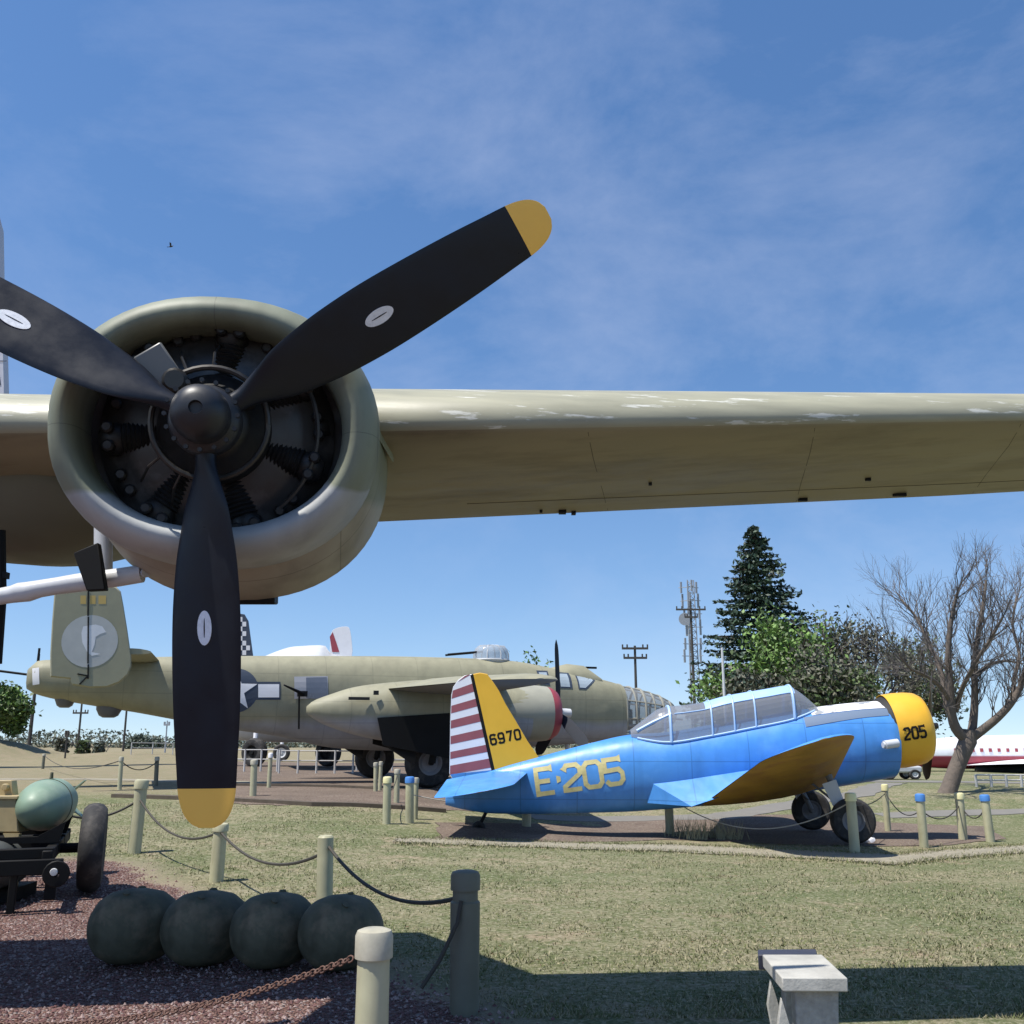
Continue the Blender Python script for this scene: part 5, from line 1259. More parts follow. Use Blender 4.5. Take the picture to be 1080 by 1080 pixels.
# rusty chain
A = PS['n1'][0]+Vector((-.085, -.01, PS['n1'][1]*.86)); B = at(-70, 1078, 4.9)
pst = empty('post', (B.x, B.y, 0), 0, 'khaki post just beyond the left edge holding the rusty chain', 'post', 'posts of the rope fences')
m = MB(); m.lathe((0, 0, -.05), (0, 0, 1), [(0, .08), (.75, .08)], 16, True, True); m.build('pole', 'post', pst)
m = MB(); m.lathe((0, 0, .68), (0, 0, 1), [(0, .08), (.001, .09), (.08, .09), (.1, .06), (.101, .001)], 16); m.build('cap', 'cap_g', pst)
B = B+Vector((0.08, 0, 0))
n = 96; Q = [A.lerp(B, i/n)-Vector((0, 0, .10*4*(i/n)*(1-i/n))) for i in range(n+1)]
m = MB()
for i in range(n):
    a, b = Q[i], Q[i+1]; t = (b-a).normalized(); s_ = t.cross(Vector((0, 0, 1))).normalized(); u_ = s_.cross(t); w_ = (s_ if i % 2 else u_)
    w_ = (w_*cos(.5)+(u_ if i % 2 else s_)*sin(.5)); c_ = (a+b)/2; hl = (b-a).length*.68
    m.tube([c_+t*(hl*cos(2*PI*k/10))+w_*(.0125*sin(2*PI*k/10)) for k in range(11)], .0042, 5, False)
tag(m.build('chain', 'rust', smooth=60), 'rusty chain sagging from the nearest khaki post to the left edge', 'chain')
# white railings far off
def railing(px0, px1, ytop, ybase, n, label):
    a, b = gp(px0, ybase), gp(px1, ybase); r = (b-a); hgt = at(px0, ytop, a.y).z-a.z
    o = empty('railing', a, 0, label, 'railing', 'white pipe railings around the far displays')
    for i in range(n+1):
        p = a+r*(i/n)-a; z = terr((a+r*(i/n)).x, (a+r*(i/n)).y)-a.z; m = MB(); m.tube([(p.x, p.y, z-.05), (p.x, p.y, z+hgt)], .036, 8); m.build('railing_post', 'railw', o)
    for f_ in (.55, .97):
        m = MB(); m.tube([(0, 0, hgt*f_), (r.x, r.y, b.z-a.z+hgt*f_)], .02, 6); m.build('rail', 'railw', o)
railing(294, 372, 791, 816, 4, 'white railing under the belly of the olive bomber')
railing(376, 432, 791, 813, 3, 'white railing left of the near wheel of the olive bomber')
railing(240, 292, 790, 814, 3, 'white railing just right of the hanging blade under the bomber')
railing(138, 182, 783, 796, 2, 'white railing left of the hanging blade in front of the far grove')
railing(1030, 1110, 817, 830, 5, 'white railing at the right edge in front of the red and white aircraft')

# ============================================================ ROUND BOMBS
BG = 'four round dark bombs lying in a row on the gravel'
lab = ['greenest round dark bomb, leftmost of the row of four on the gravel', 'second round dark bomb from the left in the gravel row', 'third round dark bomb from the left in the gravel row', 'round dark bomb nearest the grey-capped post, rightmost of the row of four']
def bomb_geo():
    b = empty('round_bomb', (0, 0, 0)); m = MB()
    m.lathe((0, -.37, 0), (0, 1, 0), [(-.012, .06), (0, .09), (.03, .16), (.09, .235), (.18, .285), (.30, .305), (.46, .305), (.60, .28), (.70, .22), (.76, .13), (.78, .05), (.781, .001)], 48, True, False)
    m.build('casing', 'bomb', b, smooth=60)
    m = MB(); 
    m.tube([(0, .03, .298), (0, .04, .312), (0, .09, .312), (0, .10, .298)], .012, 6)
    m.build('lifting_lug', 'bomb', b)
    m = MB(); m.lathe((.14, -.16, .24), (.5, -.2, .85), [(0, .03), (.025, .03), (.026, .001)], 12); m.build('filler_cap', 'bomb', b)
    return b
b0 = None
def copy_tree(o, parent=None):
    c = o.copy(); COL.objects.link(c)
    if parent: c.parent = parent
    for ch in list(o.children): copy_tree(ch, c)
    return c
for i, (px, yb, k) in enumerate(((131, 1019, .84), (208, 1021, .83), (282, 1024, .83), (354, 1026, .82))):
    if b0 is None: b0 = bomb_geo(); b = b0
    else: b = copy_tree(b0)
    g = gp(px, yb+1); b.location = (g.x, g.y+.12, .30*k); b.rotation_euler = (random.uniform(-.15, .15)+.05, 0, radians(-26+i*2)); b.scale = (k, k, k)
    b.rotation_euler = (radians(-4), random.uniform(-.4, .4)*0+(-.2+.1*i), radians(-40+3*i))
    tag(b, lab[i], 'bomb', BG)

# ============================================================ BOMB TRAILER (left edge)
wgp = gp(93, 942); Yw = wgp.y
TL = empty('bomb_trailer', (wgp.x, wgp.y, terr(wgp.x, wgp.y)), radians(20), 'black bomb trailer with big worn tyres at the left edge, carrying a pale green bomb', 'trailer')
def tl2(px, py, Y): p = at(px, py, Y)-Vector(TL.location); a = -radians(8); return Vector((p.x*cos(a)-p.y*sin(a), p.x*sin(a)+p.y*cos(a), p.z))
Rw = (at(93, 846, Yw).z-terr(wgp.x, wgp.y))/2
for dx in (0, -1.55):
    wheel(TL, 'wheel', (dx, 0, Rw), Rw*.98, .25, (1, 0, 0), 'black', .5)
m = MB(); m.tube([(-1.6, 0, Rw), (.05, 0, Rw)], .05, 10); m.build('axle', 'black', TL)
m = MB(); 
for dx in (-.35, -1.15): m.box((dx, .2, Rw+.02), (.09, 2.6, .12))
for dy in (-1.0, -.3, .5, 1.3): m.box((-.75, dy, Rw+.05), (.9, .09, .10))
m.box((-.75, -1.13, Rw-.06), (1.1, .06, .14)); m.box((-.3, -.95, Rw-.2), (.1, .1, .35)); m.box((-.62, -1.0, Rw-.25), (.07, .07, .5))
m.lathe((-.25, -1.17, Rw-.12), (0, -1, 0), [(0, .12), (.03, .12), (.031, .03)], 16); m.build('chassis', 'black', TL, bevel=.01)
m = MB(); m.lathe((-.27, -1.21, Rw-.10), (0, -1, 0), [(0, .035), (.02, .03), (.021, .001)], 12); m.build('reflector', 'silver', TL)
for dy in (-.5, .6):
    m = MB(); m.prism([(-1.2, dy, Rw+.1), (-.3, dy, Rw+.1), (-.25, dy, Rw+.3), (-.5, dy, Rw+.16), (-1.0, dy, Rw+.16), (-1.25, dy, Rw+.3)], (0, .06, 0)); m.build('bomb_cradle', 'black', TL)
bc = at(50, 848, Yw+.1); BOM = empty('aerial_bomb', bc, radians(14), 'pale green bomb lying on the black trailer at the left edge', 'bomb')
Rb = .26
m = MB(); m.lathe((0, -.75, 0), (0, 1, 0), [(0, .02), (.01, .07), (.05, .12), (.15, .18), (.32, .235), (.55, Rb), (1.0, Rb), (1.35, .21), (1.6, .14), (1.65, .10)], 44, True, True)
m.build('casing', 'bombgreen', BOM, smooth=60)
m = MB()
for k in range(4):
    a = PI/4+k*PI/2; d = Vector((cos(a), 0, sin(a))); m.prism([d*.1+Vector((0, .75, 0)), d*.12+Vector((0, 1.1, 0)), d*.29+Vector((0, 1.1, 0)), d*.29+Vector((0, .95, 0))], Vector((-sin(a)*.01, 0, cos(a)*.01)))
m.build('tail_fin', 'bombgreen', BOM)
m = MB(); m.tube([(0.0, .02, Rb), (0.0, .04, Rb+.06), (0, .1, Rb+.06), (0, .12, Rb)], .012, 6); m.build('lifting_lug', 'bomb', BOM)
m = MB(); m.lathe((0, -.1, 0), (0, 1, 0), [(0, Rb+.0), (.0, Rb+.005), (.015, Rb+.005), (.015, Rb)], 44); m.build('band', 'bomb', BOM)
# ochre tractor / crate in front, left edge
Yo = Yw-.9
CR = empty('ammunition_crate', gp(5, 950), 0, 'ochre yellow metal box on a stand at the left edge beside the green bomb', 'crate')
def cl(px, py, Y): p = at(px, py, Y)-Vector(CR.location); return p
Yc = CR.location.y
m = MB(); P = [cl(-60, 842, Yc), cl(17, 842, Yc), cl(19.5, 878, Yc), cl(-60, 878, Yc)]; m.prism(P, (0, .35, 0)); m.build('box', 'sand', CR, bevel=.012)
m = MB(); P = [cl(-60, 839.5, Yc-.02), cl(18.5, 839.5, Yc-.02), cl(18.5, 843, Yc-.02), cl(-60, 843, Yc-.02)]; m.prism(P, (0, .39, 0)); m.build('lid', 'sand', CR, bevel=.006)
m = MB(); P = [cl(-60, 823, Yc+.15), cl(12, 823, Yc+.15), cl(14, 839.4, Yc+.15), cl(-60, 839.4, Yc+.15)]; m.prism(P, (0, .12, 0)); m.lathe(cl(7, 830, Yc+.15), (0, -1, 0), [(0, .035), (.05, .035), (.051, .001)], 14); m.build('bracket', 'sand', CR, bevel=.008)
m = MB()
for x in (17, -45): m.prism([cl(x-2, 879, Yc), cl(x+4, 879, Yc), cl(x+0, 922+14, Yc), cl(x-3, 922+14, Yc)], (0, .04, 0)); m.prism([cl(x-2, 879, Yc+.3), cl(x+4, 879, Yc+.3), cl(x+0, 936, Yc+.3), cl(x-3, 936, Yc+.3)], (0, .04, 0))
m.prism([cl(3, 879, Yc-.01), cl(20, 879, Yc-.01), cl(16, 905, Yc-.01)], (0, .03, 0)); m.build('stand', 'sand', CR)
m = MB(); c_ = at(-13, 914, Yc-.4); o = empty('aerial_bomb', c_, radians(4), 'dark grey rounded bomb cut by the left edge below the ochre box', 'bomb')
m.lathe((0, -.3, 0), (0, 1, 0), [(0, .1), (.02, .17), (.1, .21), (.3, .235), (.8, .235)], 36, True, True); m.build('casing', mat('dark_slate_bomb_paint', (.07, .075, .07), .5, var=.15), o, smooth=60)
m = MB(); m.box((0, .45, -.29), (.4, .6, .12)); m.build('cradle', 'black', o)

# ============================================================ BENCH (bottom right)
bn = empty('stone_bench', (1.45, 5.3, 0), 0, 'small pale concrete slab seat on a pedestal at the bottom edge of the grass', 'bench')
def bl(px, py, z):
    r = ray(px, py); Y = (z-CAMH)/r.z; p = CAM+r*Y; return Vector((p.x-1.45, p.y-5.3, z))
z1 = .47; F1, F2, B2, B1 = bl(824.7, 1031, z1), bl(894, 1031.5, z1), bl(867, 1006.6, z1), bl(804, 1006.6, z1)
m = MB(); m.prism([F1, F2, B2, B1], (0, 0, -.062)); m.build('slab', 'concrete', bn, bevel=.006)
m = MB(); d = Vector((0, .012, -.004)); D1, D2 = bl(799, 1000.5, z1), bl(860.5, 1000, z1)
m.prism([B1+Vector((-.02, .015, -.004)), B2+Vector((-.02, .015, -.004)), D2+Vector((0, .0, -.004)), D1+Vector((0, 0, -.004))], (0, 0, -.075)); m.build('back_plank', 'wood_d', bn, bevel=.006)
m = MB(); ins_ = .045
m.loft([[Vector((F1.x+.07, F1.y+.05, z)), Vector((F2.x-.03-k, F2.y+.05, z)), Vector((F2.x-.03-k, F2.y+.13, z)), Vector((F1.x+.07, F1.y+.13, z))] for z, k in ((-.02, .03), (z1-.064, 0))]); m.build('leg', 'concrete2', bn, bevel=.006)
m = MB()
m.loft([[Vector((B1.x+.07, B1.y-.14, z)), Vector((B2.x-.05, B2.y-.14, z)), Vector((B2.x-.05, B2.y-.06, z)), Vector((B1.x+.07, B1.y-.06, z))] for z in (-.02, z1-.064)]); m.build('leg', 'concrete2', bn, bevel=.006)
for px0, px1, ptop in ((804, 819, 1033), (824, 838, 1052)):
    A1 = bl(px0+1, 1060, .3); m = MB()
    yb = B1.y-.10 if px0 == 804 else F1.y+.045
    x0 = (B1.x+.0 if px0 == 804 else F1.x-.01)
    m.prism([(x0+.015, yb, z1-.10), (x0-.01, yb, z1-.22), (x0+.03, yb, -.02), (x0+.12, yb, -.02)], (0, .03, 0)); m.build('side_brace', 'concrete', bn, bevel=.004)

# ============================================================ TREES
def leafq(b, p, sz, rg, flat=0.0):
    n = Vector((rg.gauss(0, 1), rg.gauss(0, 1), rg.gauss(0, 1)+flat)).normalized(); u = n.orthogonal().normalized(); a = rg.uniform(0, 6.28); v = n.cross(u)
    U = (u*cos(a)+v*sin(a))*sz; V = (v*cos(a)-u*sin(a))*sz*rg.uniform(.45, .7)
    b.add([p-U, p-V*.8, p+U, p+V*.9], [(0, 1, 2, 3)])
def branch(tb, lb, p, d, L_, r, depth, rg, P):
    n = 4; pts = [p]; dd = Vector(d)
    for i in range(n):
        dd = (dd+Vector((rg.gauss(0, P['wig']), rg.gauss(0, P['wig']), rg.gauss(0, P['wig'])+P['up']))).normalized(); pts.append(pts[-1]+dd*(L_/n))
    rad = [r*(1-.45*i/n) for i in range(n+1)]
    tb.tube(pts, rad, 7 if r > .06 else (5 if r > .02 else 3), caps=False)
    if depth <= 0:
        if lb is not None:
            for k in range(P['leaves']):
                q = pts[rg.randint(1, n)]+Vector((rg.gauss(0, P['ls']), rg.gauss(0, P['ls']), rg.gauss(0, P['ls'])))
                lb.m = 0 if rg.random() < P.get('mix', .7) else 1; leafq(lb, q, rg.uniform(.6, 1.3)*P['lz'], rg)
        return
    for k in range(P['kids']):
        t = rg.uniform(.35, 1.0) if k < P['kids']-1 else 1.0
        i = min(n-1, int(t*n)); q = pts[i].lerp(pts[i+1], t*n-i)
        ax_ = Vector((rg.gauss(0, 1), rg.gauss(0, 1), rg.gauss(0, .6))); ax_ = (ax_-dd*ax_.dot(dd)).normalized()
        sp = rg.uniform(P['spr']*.5, P['spr']*1.2) if k < P['kids']-1 else rg.uniform(0, P['spr']*.4)
        nd = (dd*cos(sp)+ax_*sin(sp)).normalized()
        branch(tb, lb, q, nd, L_*rg.uniform(P['lr']*.85, P['lr']*1.1), r*(.55 if k < P['kids']-1 else .62)*rg.uniform(.85, 1.1), depth-1, rg, P)
def leafy_tree(px, pybase, pytop, Y, label, seed, bark, leaves, name='leafy_tree', group=None, lean=(0, 0), depth=4, leafn=9, kids=4, spr=.75, stems=1, lz=None, bare=False, wide=1.0, trunkf=.28, ls=None, r0=None):
    rg = random.Random(seed); tp = at(px, pytop, Y); gz = terr(tp.x, tp.y); H = tp.z-gz
    o = empty(name, (tp.x, tp.y, gz), 0, label, 'tree', group)
    tb, lb = MB(), MB()
    P = dict(wig=.13, up=.05, leaves=leafn, ls=ls or H*.045, lz=lz or H*.016, kids=kids, spr=spr*wide, lr=.66)
    for s in range(stems):
        d = Vector((lean[0]+rg.gauss(0, .12)*(stems > 1)*2, lean[1]+rg.gauss(0, .1), 1)).normalized()
        branch(tb, None if bare else lb, Vector((rg.gauss(0, .1)*(stems > 1)*H*.3, 0, -.1)), d, H*trunkf+.1, r0 or H*.028, depth, rg, P)
    # normalise height
    zt = max(v[2] for v in (lb.v if not bare else tb.v)); k = H/zt
    for b in (tb, lb): b.v = [(x*k, y*k, z*k) for x, y, z in b.v]
    tb.build('trunk', bark, o, smooth=60)
    if not bare: lb.build('crown', leaves, o, smooth=0, fixn=False)
    return o
# conifer
def conifer(px, pyb, pyt, Y, wpx, label, seed, m='leaf_dark', dens=1.0, group=None):
    rg = random.Random(seed); tp = at(px, pyt, Y); gz = terr(tp.x, tp.y); H = tp.z-gz; Wd = wpx*Y/1060/2
    o = empty('conifer', (tp.x, tp.y, gz), 0, label, 'tree', group); tb, lb = MB(), MB()
    tb.tube([(0, 0, -.1), (0, 0, H*.5), (0, 0, H*.98)], [H*.022, H*.014, .02], 8)
    z = H*.12; 
    while z < H*.985:
        f = 1-z/H; n = int(7+rg.random()*4); R0 = Wd*(f**.85)*1.12+.12
        for k in range(n):
            a = rg.uniform(0, 2*PI); R = R0*rg.uniform(.6, 1.15); d = Vector((cos(a), sin(a), 0)); pts = []
            for i in range(5):
                t = i/4; pts.append(Vector((0, 0, z))+d*R*t+Vector((0, 0, R*(.10*t-.22*t*t+.16*t**3))))
            tb.tube(pts, [H*.004, H*.0035, H*.003, H*.002, .01], 3, caps=False)
            m_ = int(max(6, R*21*dens))
            for j in range(m_):
                t = rg.uniform(.15, 1.02)**.8; i = min(3, int(t*4)); q = pts[i].lerp(pts[i+1], min(1, t*4-i)); w_ = R*.16*(1.15-t)
                q = q+Vector((-d.y, d.x, 0))*rg.gauss(0, w_+.05)+Vector((0, 0, rg.gauss(-.06, .06)))
                lb.m = 0 if rg.random() < .75 else 1
                leafq(lb, q, rg.uniform(.09, .22)*H/15, rg, 1.2)
        z += H*.021*(1.15-z/H*.4)
    tb.build('trunk', 'bark_d', o); lb.build('crown', [m, mat('lighter_needles', (.045, .085, .045), .6)], o, smooth=0, fixn=False); return o  # some needles picked at random get a lighter green
conifer(795, 800, 550, 62, 185, 'tall dark conifer rising behind the canopy of the blue plane', 3)
conifer(108, 800, 776, 150, 14, 'tiny distant conifer left of the far grove under the bomber tail', 4, 'leaf_grey', .25)
TG = 'trees behind the blue plane'
leafy_tree(822, 800, 636, 56, 'bright green tree at the right foot of the tall conifer', 21, 'bark_d', ['leaf_bright', 'leaf_mid'], group=TG, leafn=24, depth=4, lz=.12)
leafy_tree(866, 800, 630, 60, 'brownish olive tree in the middle of the group behind the trainer cockpit', 22, 'bark_t', ['leaf_olive', 'leaf_mid'], group=TG, leafn=5, depth=5, kids=4, lz=.105)
leafy_tree(905, 800, 640, 58, 'twiggy olive-brown tree above the yellow engine cowling', 23, 'bark_t', ['leaf_olive', 'leaf_olive'], group=TG, leafn=3, depth=5, kids=4, wide=1.0, lz=.105)
leafy_tree(938, 800, 655, 60, 'green-tipped tree behind the propeller of the blue plane', 24, 'bark_t', ['leaf_mid', 'leaf_olive'], group=TG, leafn=3, depth=5, kids=4, lz=.11)
leafy_tree(850, 800, 665, 50, 'low brown bushy tree directly behind the windshield', 25, 'bark_t', ['leaf_olive', 'leaf_mid'], group=TG, leafn=12, depth=4, wide=1.2, lz=.11)
leafy_tree(785, 800, 690, 52, 'low brushy tree at the left foot of the tall conifer', 26, 'bark_t', ['leaf_olive', 'leaf_dark'], group=TG, leafn=14, depth=4, wide=1.2, lz=.11)
leafy_tree(895, 800, 690, 50, 'low grey-green bushy tree just above the engine deck', 27, 'bark_t', ['leaf_mid', 'leaf_olive'], group=TG, leafn=7, depth=4, wide=1.25, lz=.105)
leafy_tree(0, 800, 714, 62, 'green multi-stemmed tree on the berm at the left edge', 31, 'bark_d', ['leaf_mid', 'leaf_bright'], leafn=20, depth=4, stems=3, wide=.9, lz=.13)
leafy_tree(548, 800, 682, 85, 'round green tree top just behind the gun turret of the olive bomber', 32, 'bark_d', ['leaf_bright', 'leaf_mid'], leafn=40, depth=3, kids=4, ls=.5, lz=.16)
for i, (px, pt, Y, lb_) in enumerate(((150, 768, 170, 'rounded hazy tree at the right of the far grove'), (140, 774, 170, 'smaller hazy tree at the left of the far grove'), (165, 775, 175, 'low hazy tree nearest the hanging blade in the far grove'))):
    leafy_tree(px, 800, pt, Y, lb_, 40+i, 'bark_d', ['leaf_grey', 'leaf_grey'], group='trees of the far grove', leafn=26, depth=3, kids=4, lz=.32, trunkf=.2, ls=.7)
# shrubs left field and treeline
rg = random.Random(9)
for i, (px, pt, w, lb_) in enumerate(((88, 781, 18, 'green shrub on the far side of the dry field'), (66, 779, 16, 'grey-brown scrub left of the green shrub'), (105, 784, 14, 'low dull shrub right of the green shrub'))):
    c_ = at(px, pt, 75); gz = terr(c_.x, c_.y); H = max(.5, c_.z-gz); W_ = w*75/1060/2; b = MB(); tb = MB()
    for k in range(700):
        a = rg.uniform(0, 6.28); r_ = sqrt(rg.random()); z = rg.random(); b.m = rg.random() < .4
        leafq(b, Vector((cos(a)*r_*W_*(1-.4*z), sin(a)*r_*W_, z*H)), .14, rg)
    for k in range(8): tb.tube([(rg.gauss(0, .2), 0, 0), (rg.gauss(0, W_*.6), rg.gauss(0, .4), H*.9)], .03, 4)
    o = empty('shrub', (c_.x, c_.y, gz), 0, lb_, 'shrub', 'shrubs beyond the dry field'); tb.build('stem', 'bark_t', o)
    b.build('foliage', [['leaf_mid', 'leaf_olive', 'leaf_grey'][i], 'leaf_olive'], o, smooth=0, fixn=False)
b = MB()
for k in range(30000):
    x = rg.uniform(-170, 230); Y = 215+rg.gauss(0, 8); hmax = 1.9+.9*sin(x*.05)+.7*sin(x*.13+1)+.5*sin(x*.41)+.4*sin(x*1.3)
    b.m = rg.random() < .4; leafq(b, Vector((x, Y, terr(x, Y)+rg.random()**1.2*max(.7, hmax))), rg.uniform(.25, .5), rg)
tag(b.build('distant_treeline', ['leaf_grey', 'leaf_olive'], smooth=0, fixn=False), kind='stuff')

# bare tree -----------------------------------------------------------------
YT = 27.0; base = gp(1001, 836); YT = base.y
BTre = empty('bare_tree', base, 0, 'bare leafless tree with a thick grey trunk forking low at the right edge', 'tree')
def tp_(px, py, dy=0): return at(px, py, YT+dy)-base
rg = random.Random(17); tr = MB(); tw = MB()
sc = YT/1060
tr.tube([tp_(998, 842), tp_(1001, 832), tp_(1008, 812), tp_(1015, 795), tp_(1021, 781), tp_(1022, 770)], [10.5*sc, 8.5*sc, 8*sc, 8.2*sc, 9*sc, 7*sc], 14)
limbs = [([(1020, 781, 0), (1008, 768, -.1), (1003, 748, -.2), (1002, 720, -.3), (1000, 690, -.4), (1003, 655, -.5), (1010, 625, -.6)], 6, 1.5),
         ([(1005, 762, 0), (998, 742, .1), (994, 715, .3), (985, 690, .5), (975, 668, .8), (964, 648, 1.0), (950, 632, 1.2)], 3.6, 1.1),
         ([(1023, 780, 0), (1026, 765, .1), (1028, 740, .1), (1028, 712, 0), (1030, 680, 0), (1036, 645, .1), (1040, 612, .2)], 5, 1.4),
         ([(1024, 779, 0), (1036, 770, -.1), (1052, 757, -.3), (1066, 742, -.5), (1076, 725, -.6), (1082, 705, -.8), (1094, 670, -1.0), (1100, 630, -1.1)], 5, 1.6),
         ([(1008, 750, 0), (1014, 728, -.4), (1024, 708, -.9), (1034, 690, -1.3), (1046, 672, -1.6), (1058, 650, -2)], 3, 1.1),
         ([(1068, 738, -.5), (1070, 715, -.2), (1075, 690, .2), (1068, 660, .5), (1072, 630, .8)], 2.5, 1),
         ([(1002, 740, -.2), (990, 722, -.6), (975, 712, -1), (960, 705, -1.4), (948, 690, -1.7)], 2.5, 1),
         ([(1028, 715, 0), (1042, 702, .5), (1060, 697, 1.0), (1078, 700, 1.4)], 2.3, 1)]
PB = dict(wig=.13, up=.06, leaves=0, ls=0, lz=0, kids=3, spr=.62, lr=.74)
for pts, r0_, r1_ in limbs:
    P3 = [tp_(x, y, d) for x, y, d in pts]; n = len(P3)
    # smooth
    Q = []
    for i in range(n-1):
        for k in range(3):
            t = k/3; p0 = P3[max(0, i-1)]; p1 = P3[i]; p2 = P3[i+1]; p3 = P3[min(n-1, i+2)]
            Q.append(.5*((2*p1)+(p2-p0)*t+(2*p0-5*p1+4*p2-p3)*t*t+(3*p1-p0-3*p2+p3)*t**3))
    Q.append(P3[-1]); N_ = len(Q)
    rad = [(r0_+(r1_-r0_)*(i/(N_-1)))*sc for i in range(N_)]
    tr.tube(Q, rad, 10)
    for i in range(5, N_):
        for k in range(2 if i < N_-1 else 3):
            t = (Q[min(i+1, N_-1)]-Q[i-1]).normalized(); ax_ = Vector((rg.gauss(0, 1), rg.gauss(0, 1), rg.gauss(0, .5))); ax_ = (ax_-t*ax_.dot(t)).normalized()
            sp = rg.uniform(.4, .95) if i < N_-1 else rg.uniform(.1, .5)
            d = (t*cos(sp)+ax_*sin(sp)+Vector((0, 0, .25))).normalized()
            branch(tw, None, Q[i], d, rg.uniform(.4, .72), min(rad[i]*.5, .020), 3, rg, PB)
tr.build('trunk', 'bark', BTre, smooth=60); tw.build('crown', 'bark_t', BTre, smooth=60)

# ============================================================ POLES, MAST, BUILDING, BIRD
def upole(px, pyt, Y, wpx, label, arms=(), matn='pole', name='utility_pole', cat='pole', green=False):
    tp = at(px, pyt, Y); gz = terr(tp.x, tp.y); o = empty(name, (tp.x, tp.y, gz), 0, label, cat, 'poles in the distance')
    H = tp.z-gz; r = wpx/2*Y/1060; m = MB(); m.tube([(0, 0, -.2), (0, 0, H)], [r*1.25, r*.85], 10); m.build('pole', matn, o)
    for (py, w) in arms:
        z = at(px, py, Y).z-gz; hw = w/2*Y/1060; m = MB(); m.box((0, -r, z), (hw*2, .12, .16))
        for k in (-.95, -.6, .6, .95): m.tube([(k*hw, -r, z), (k*hw, -r, z+.3)], .06, 6)
        m.build('crossarm', matn, o)
    return o
upole(669.5, 681, 75, 3.0, 'dark utility pole with two crossarms right of the olive bomber cockpit', ((684, 28), (694, 25)))
upole(728, 634, 90, 3.0, 'dark utility pole standing against the lattice mast left of the conifer', ((643, 32), (651, 14)))
upole(761.5, 683, 50, 3.0, 'thin white pole in front of the tall conifer', (), 'polew')
upole(41, 690, 70, 3.4, 'dark thick pole just below the tail of the olive bomber at the left', ())
upole(88.5, 720, 95, 2.0, 'utility pole with one crossarm seen under the bomber tail', ((752, 16),))
upole(136.5, 715, 80, 2.0, 'dark plain pole right of the crossarm pole under the bomber tail', ())
upole(71, 774, 60, 1.6, 'short thin pole with a dark box on the dry field', ((776, 3),))
upole(176.5, 760, 100, 1.4, 'street light with a short arm left of the hanging blade', ((764.5, 6),), 'mast', 'street_light')
# lattice mast
Ym = 110; tp = at(727, 612, Ym); gz = terr(tp.x, tp.y); H = tp.z-gz; o = empty('lattice_mast', (tp.x, tp.y, gz), .3, 'pale lattice communications mast behind the utility pole', 'mast')
m = MB(); w = .75; wt = .45; n = 26
def mk(k, a): 
    ww = w+(wt-w)*k/n; return Vector((ww*cos(a), ww*sin(a), H*k/n))
A3 = [radians(x) for x in (90, 210, 330)]
for a in A3: m.tube([mk(0, a), mk(n, a)], .07, 5)
for k in range(n):
    for i in range(3):
        a, b2 = A3[i], A3[(i+1) % 3]; m.tube([mk(k, a), mk(k+1, b2)], .035, 4); m.tube([mk(k, a), mk(k, b2)], .035, 4)
m.build('lattice', 'mast', o)
m = MB()
for z, hh in ((.96, 1.6), (.88, 2.0), (.80, 1.4), (.72, 2.2), (.62, 1.6), (.55, 1.8)):
    for i in range(3):
        a = A3[i]+z*3; m.box((1.0*cos(a), 1.0*sin(a), H*z), (.2, .15, hh*.8)); m.tube([(0, 0, H*z), (1.3*cos(a), 1.3*sin(a), H*z)], .05, 4)
m.lathe((-1.1, -.6, H*.76), (-.3, -1, 0), [(0, .2), (.3, .7), (.32, .7)], 20, True, True)
m.build('antenna', 'mast', o)
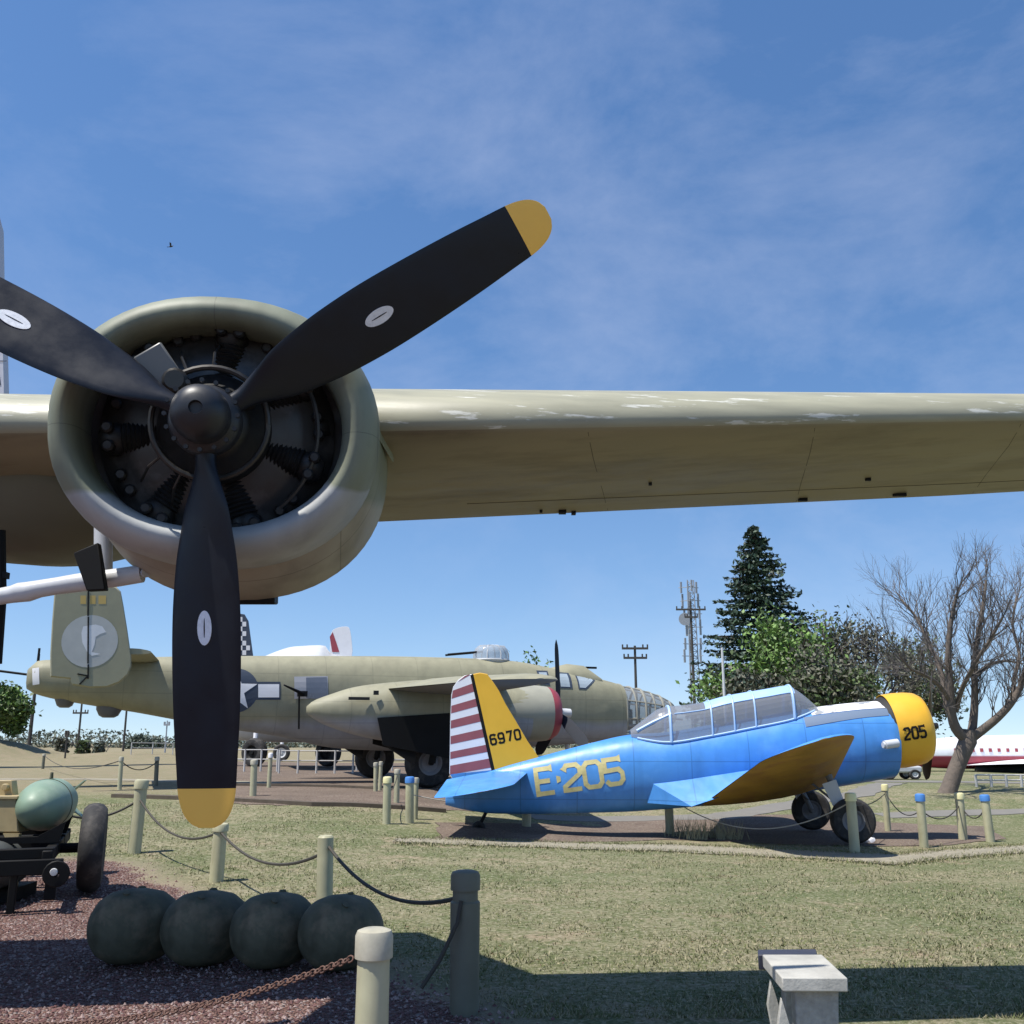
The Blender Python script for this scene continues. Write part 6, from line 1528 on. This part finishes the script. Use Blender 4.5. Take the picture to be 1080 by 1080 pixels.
# small dark parked things beneath the airliner and pale equipment under the cowling
for i, (px, py, lb_) in enumerate(((947, 806, 'small pale low vehicle under the yellow engine cowling of the blue plane'),)):
    g = gp(px, 822); o = empty('tow_tractor', g, .1, lb_, 'vehicle'); o.scale = (.5, .5, .4); m = MB(); m.box((0, 0, .75), (2.6, 1.3, .5)); m.box((-.5, 0, 1.15), (.9, 1.2, .4)); m.build('body', 'lgrey', o, bevel=.12)
    for dx in (-.8, .8):
        for dy in (-.6, .6): wheel(o, 'wheel', (dx, dy, .38), .38, .2, (0, 1, 0), 'lgrey', .5)
# rock by the wheel, dry weeds
g = gp(915, 889); m = MB(); rgk = random.Random(3)
bmr = bmesh.new(); bmesh.ops.create_icosphere(bmr, subdivisions=2, radius=.09)
for v in bmr.verts: v.co *= rgk.uniform(.8, 1.15); v.co.z *= .7; v.co.x *= 1.3
m.add([v.co for v in bmr.verts], [[v.index for v in f.verts] for f in bmr.faces]); bmr.free()
o = m.build('rock', 'white', smooth=30); o.location = g+Vector((0, 0, .04)); tag(o, 'small white rock beside the near wheel of the blue plane', 'rock')
for i, (px, py) in enumerate(((735, 886), (752, 884), (770, 886), (722, 883))):
    g = gp(px, py); m = MB()
    for k in range(70):
        a = rg.uniform(0, 6.28); l_ = rg.uniform(.15, .38); x0, y0 = rg.gauss(0, .12), rg.gauss(0, .05); w_ = .007
        m.add([(x0-w_, y0, 0), (x0+w_, y0, 0), (x0+cos(a)*l_*.35, y0+sin(a)*l_*.35, l_)], [(0, 1, 2)])
    o = m.build('weed_clump', 'blade2', smooth=0, fixn=False); o.location = g
    tag(o, ['dry weeds under the wing, second clump from the left', 'dry weeds under the wing, third clump from the left', 'dry weeds under the wing, rightmost clump', 'dry weeds under the wing, leftmost clump'][i], 'weeds', 'dry weed clumps below the blue wing')
# bird
p = at(180.5, 260, 35); bd = empty('bird', p, 1.3, 'small dark bird high in the sky left of the propeller', 'bird')
bd.scale = (.55, .55, .55)
m = MB(); m.lathe((0, -.16, 0), (0, 1, 0), [(0, .005), (.04, .03), (.09, .035), (.14, .05), (.22, .05), (.3, .03), (.42, .005)], 12); m.prism([(-.02, .2, 0), (.02, .2, 0), (.05, .32, 0), (-.05, .32, 0)], (0, 0, .006)); m.build('body', 'feather', bd)
m = MB()
for sg in (-1, 1): m.prism([(sg*.03, -.05, .02), (sg*.14, -.09, .16), (sg*.24, -.02, .22), (sg*.12, .06, .12), (sg*.03, .07, .02)], (0, 0, .008))
m.build('wing', 'feather', bd)
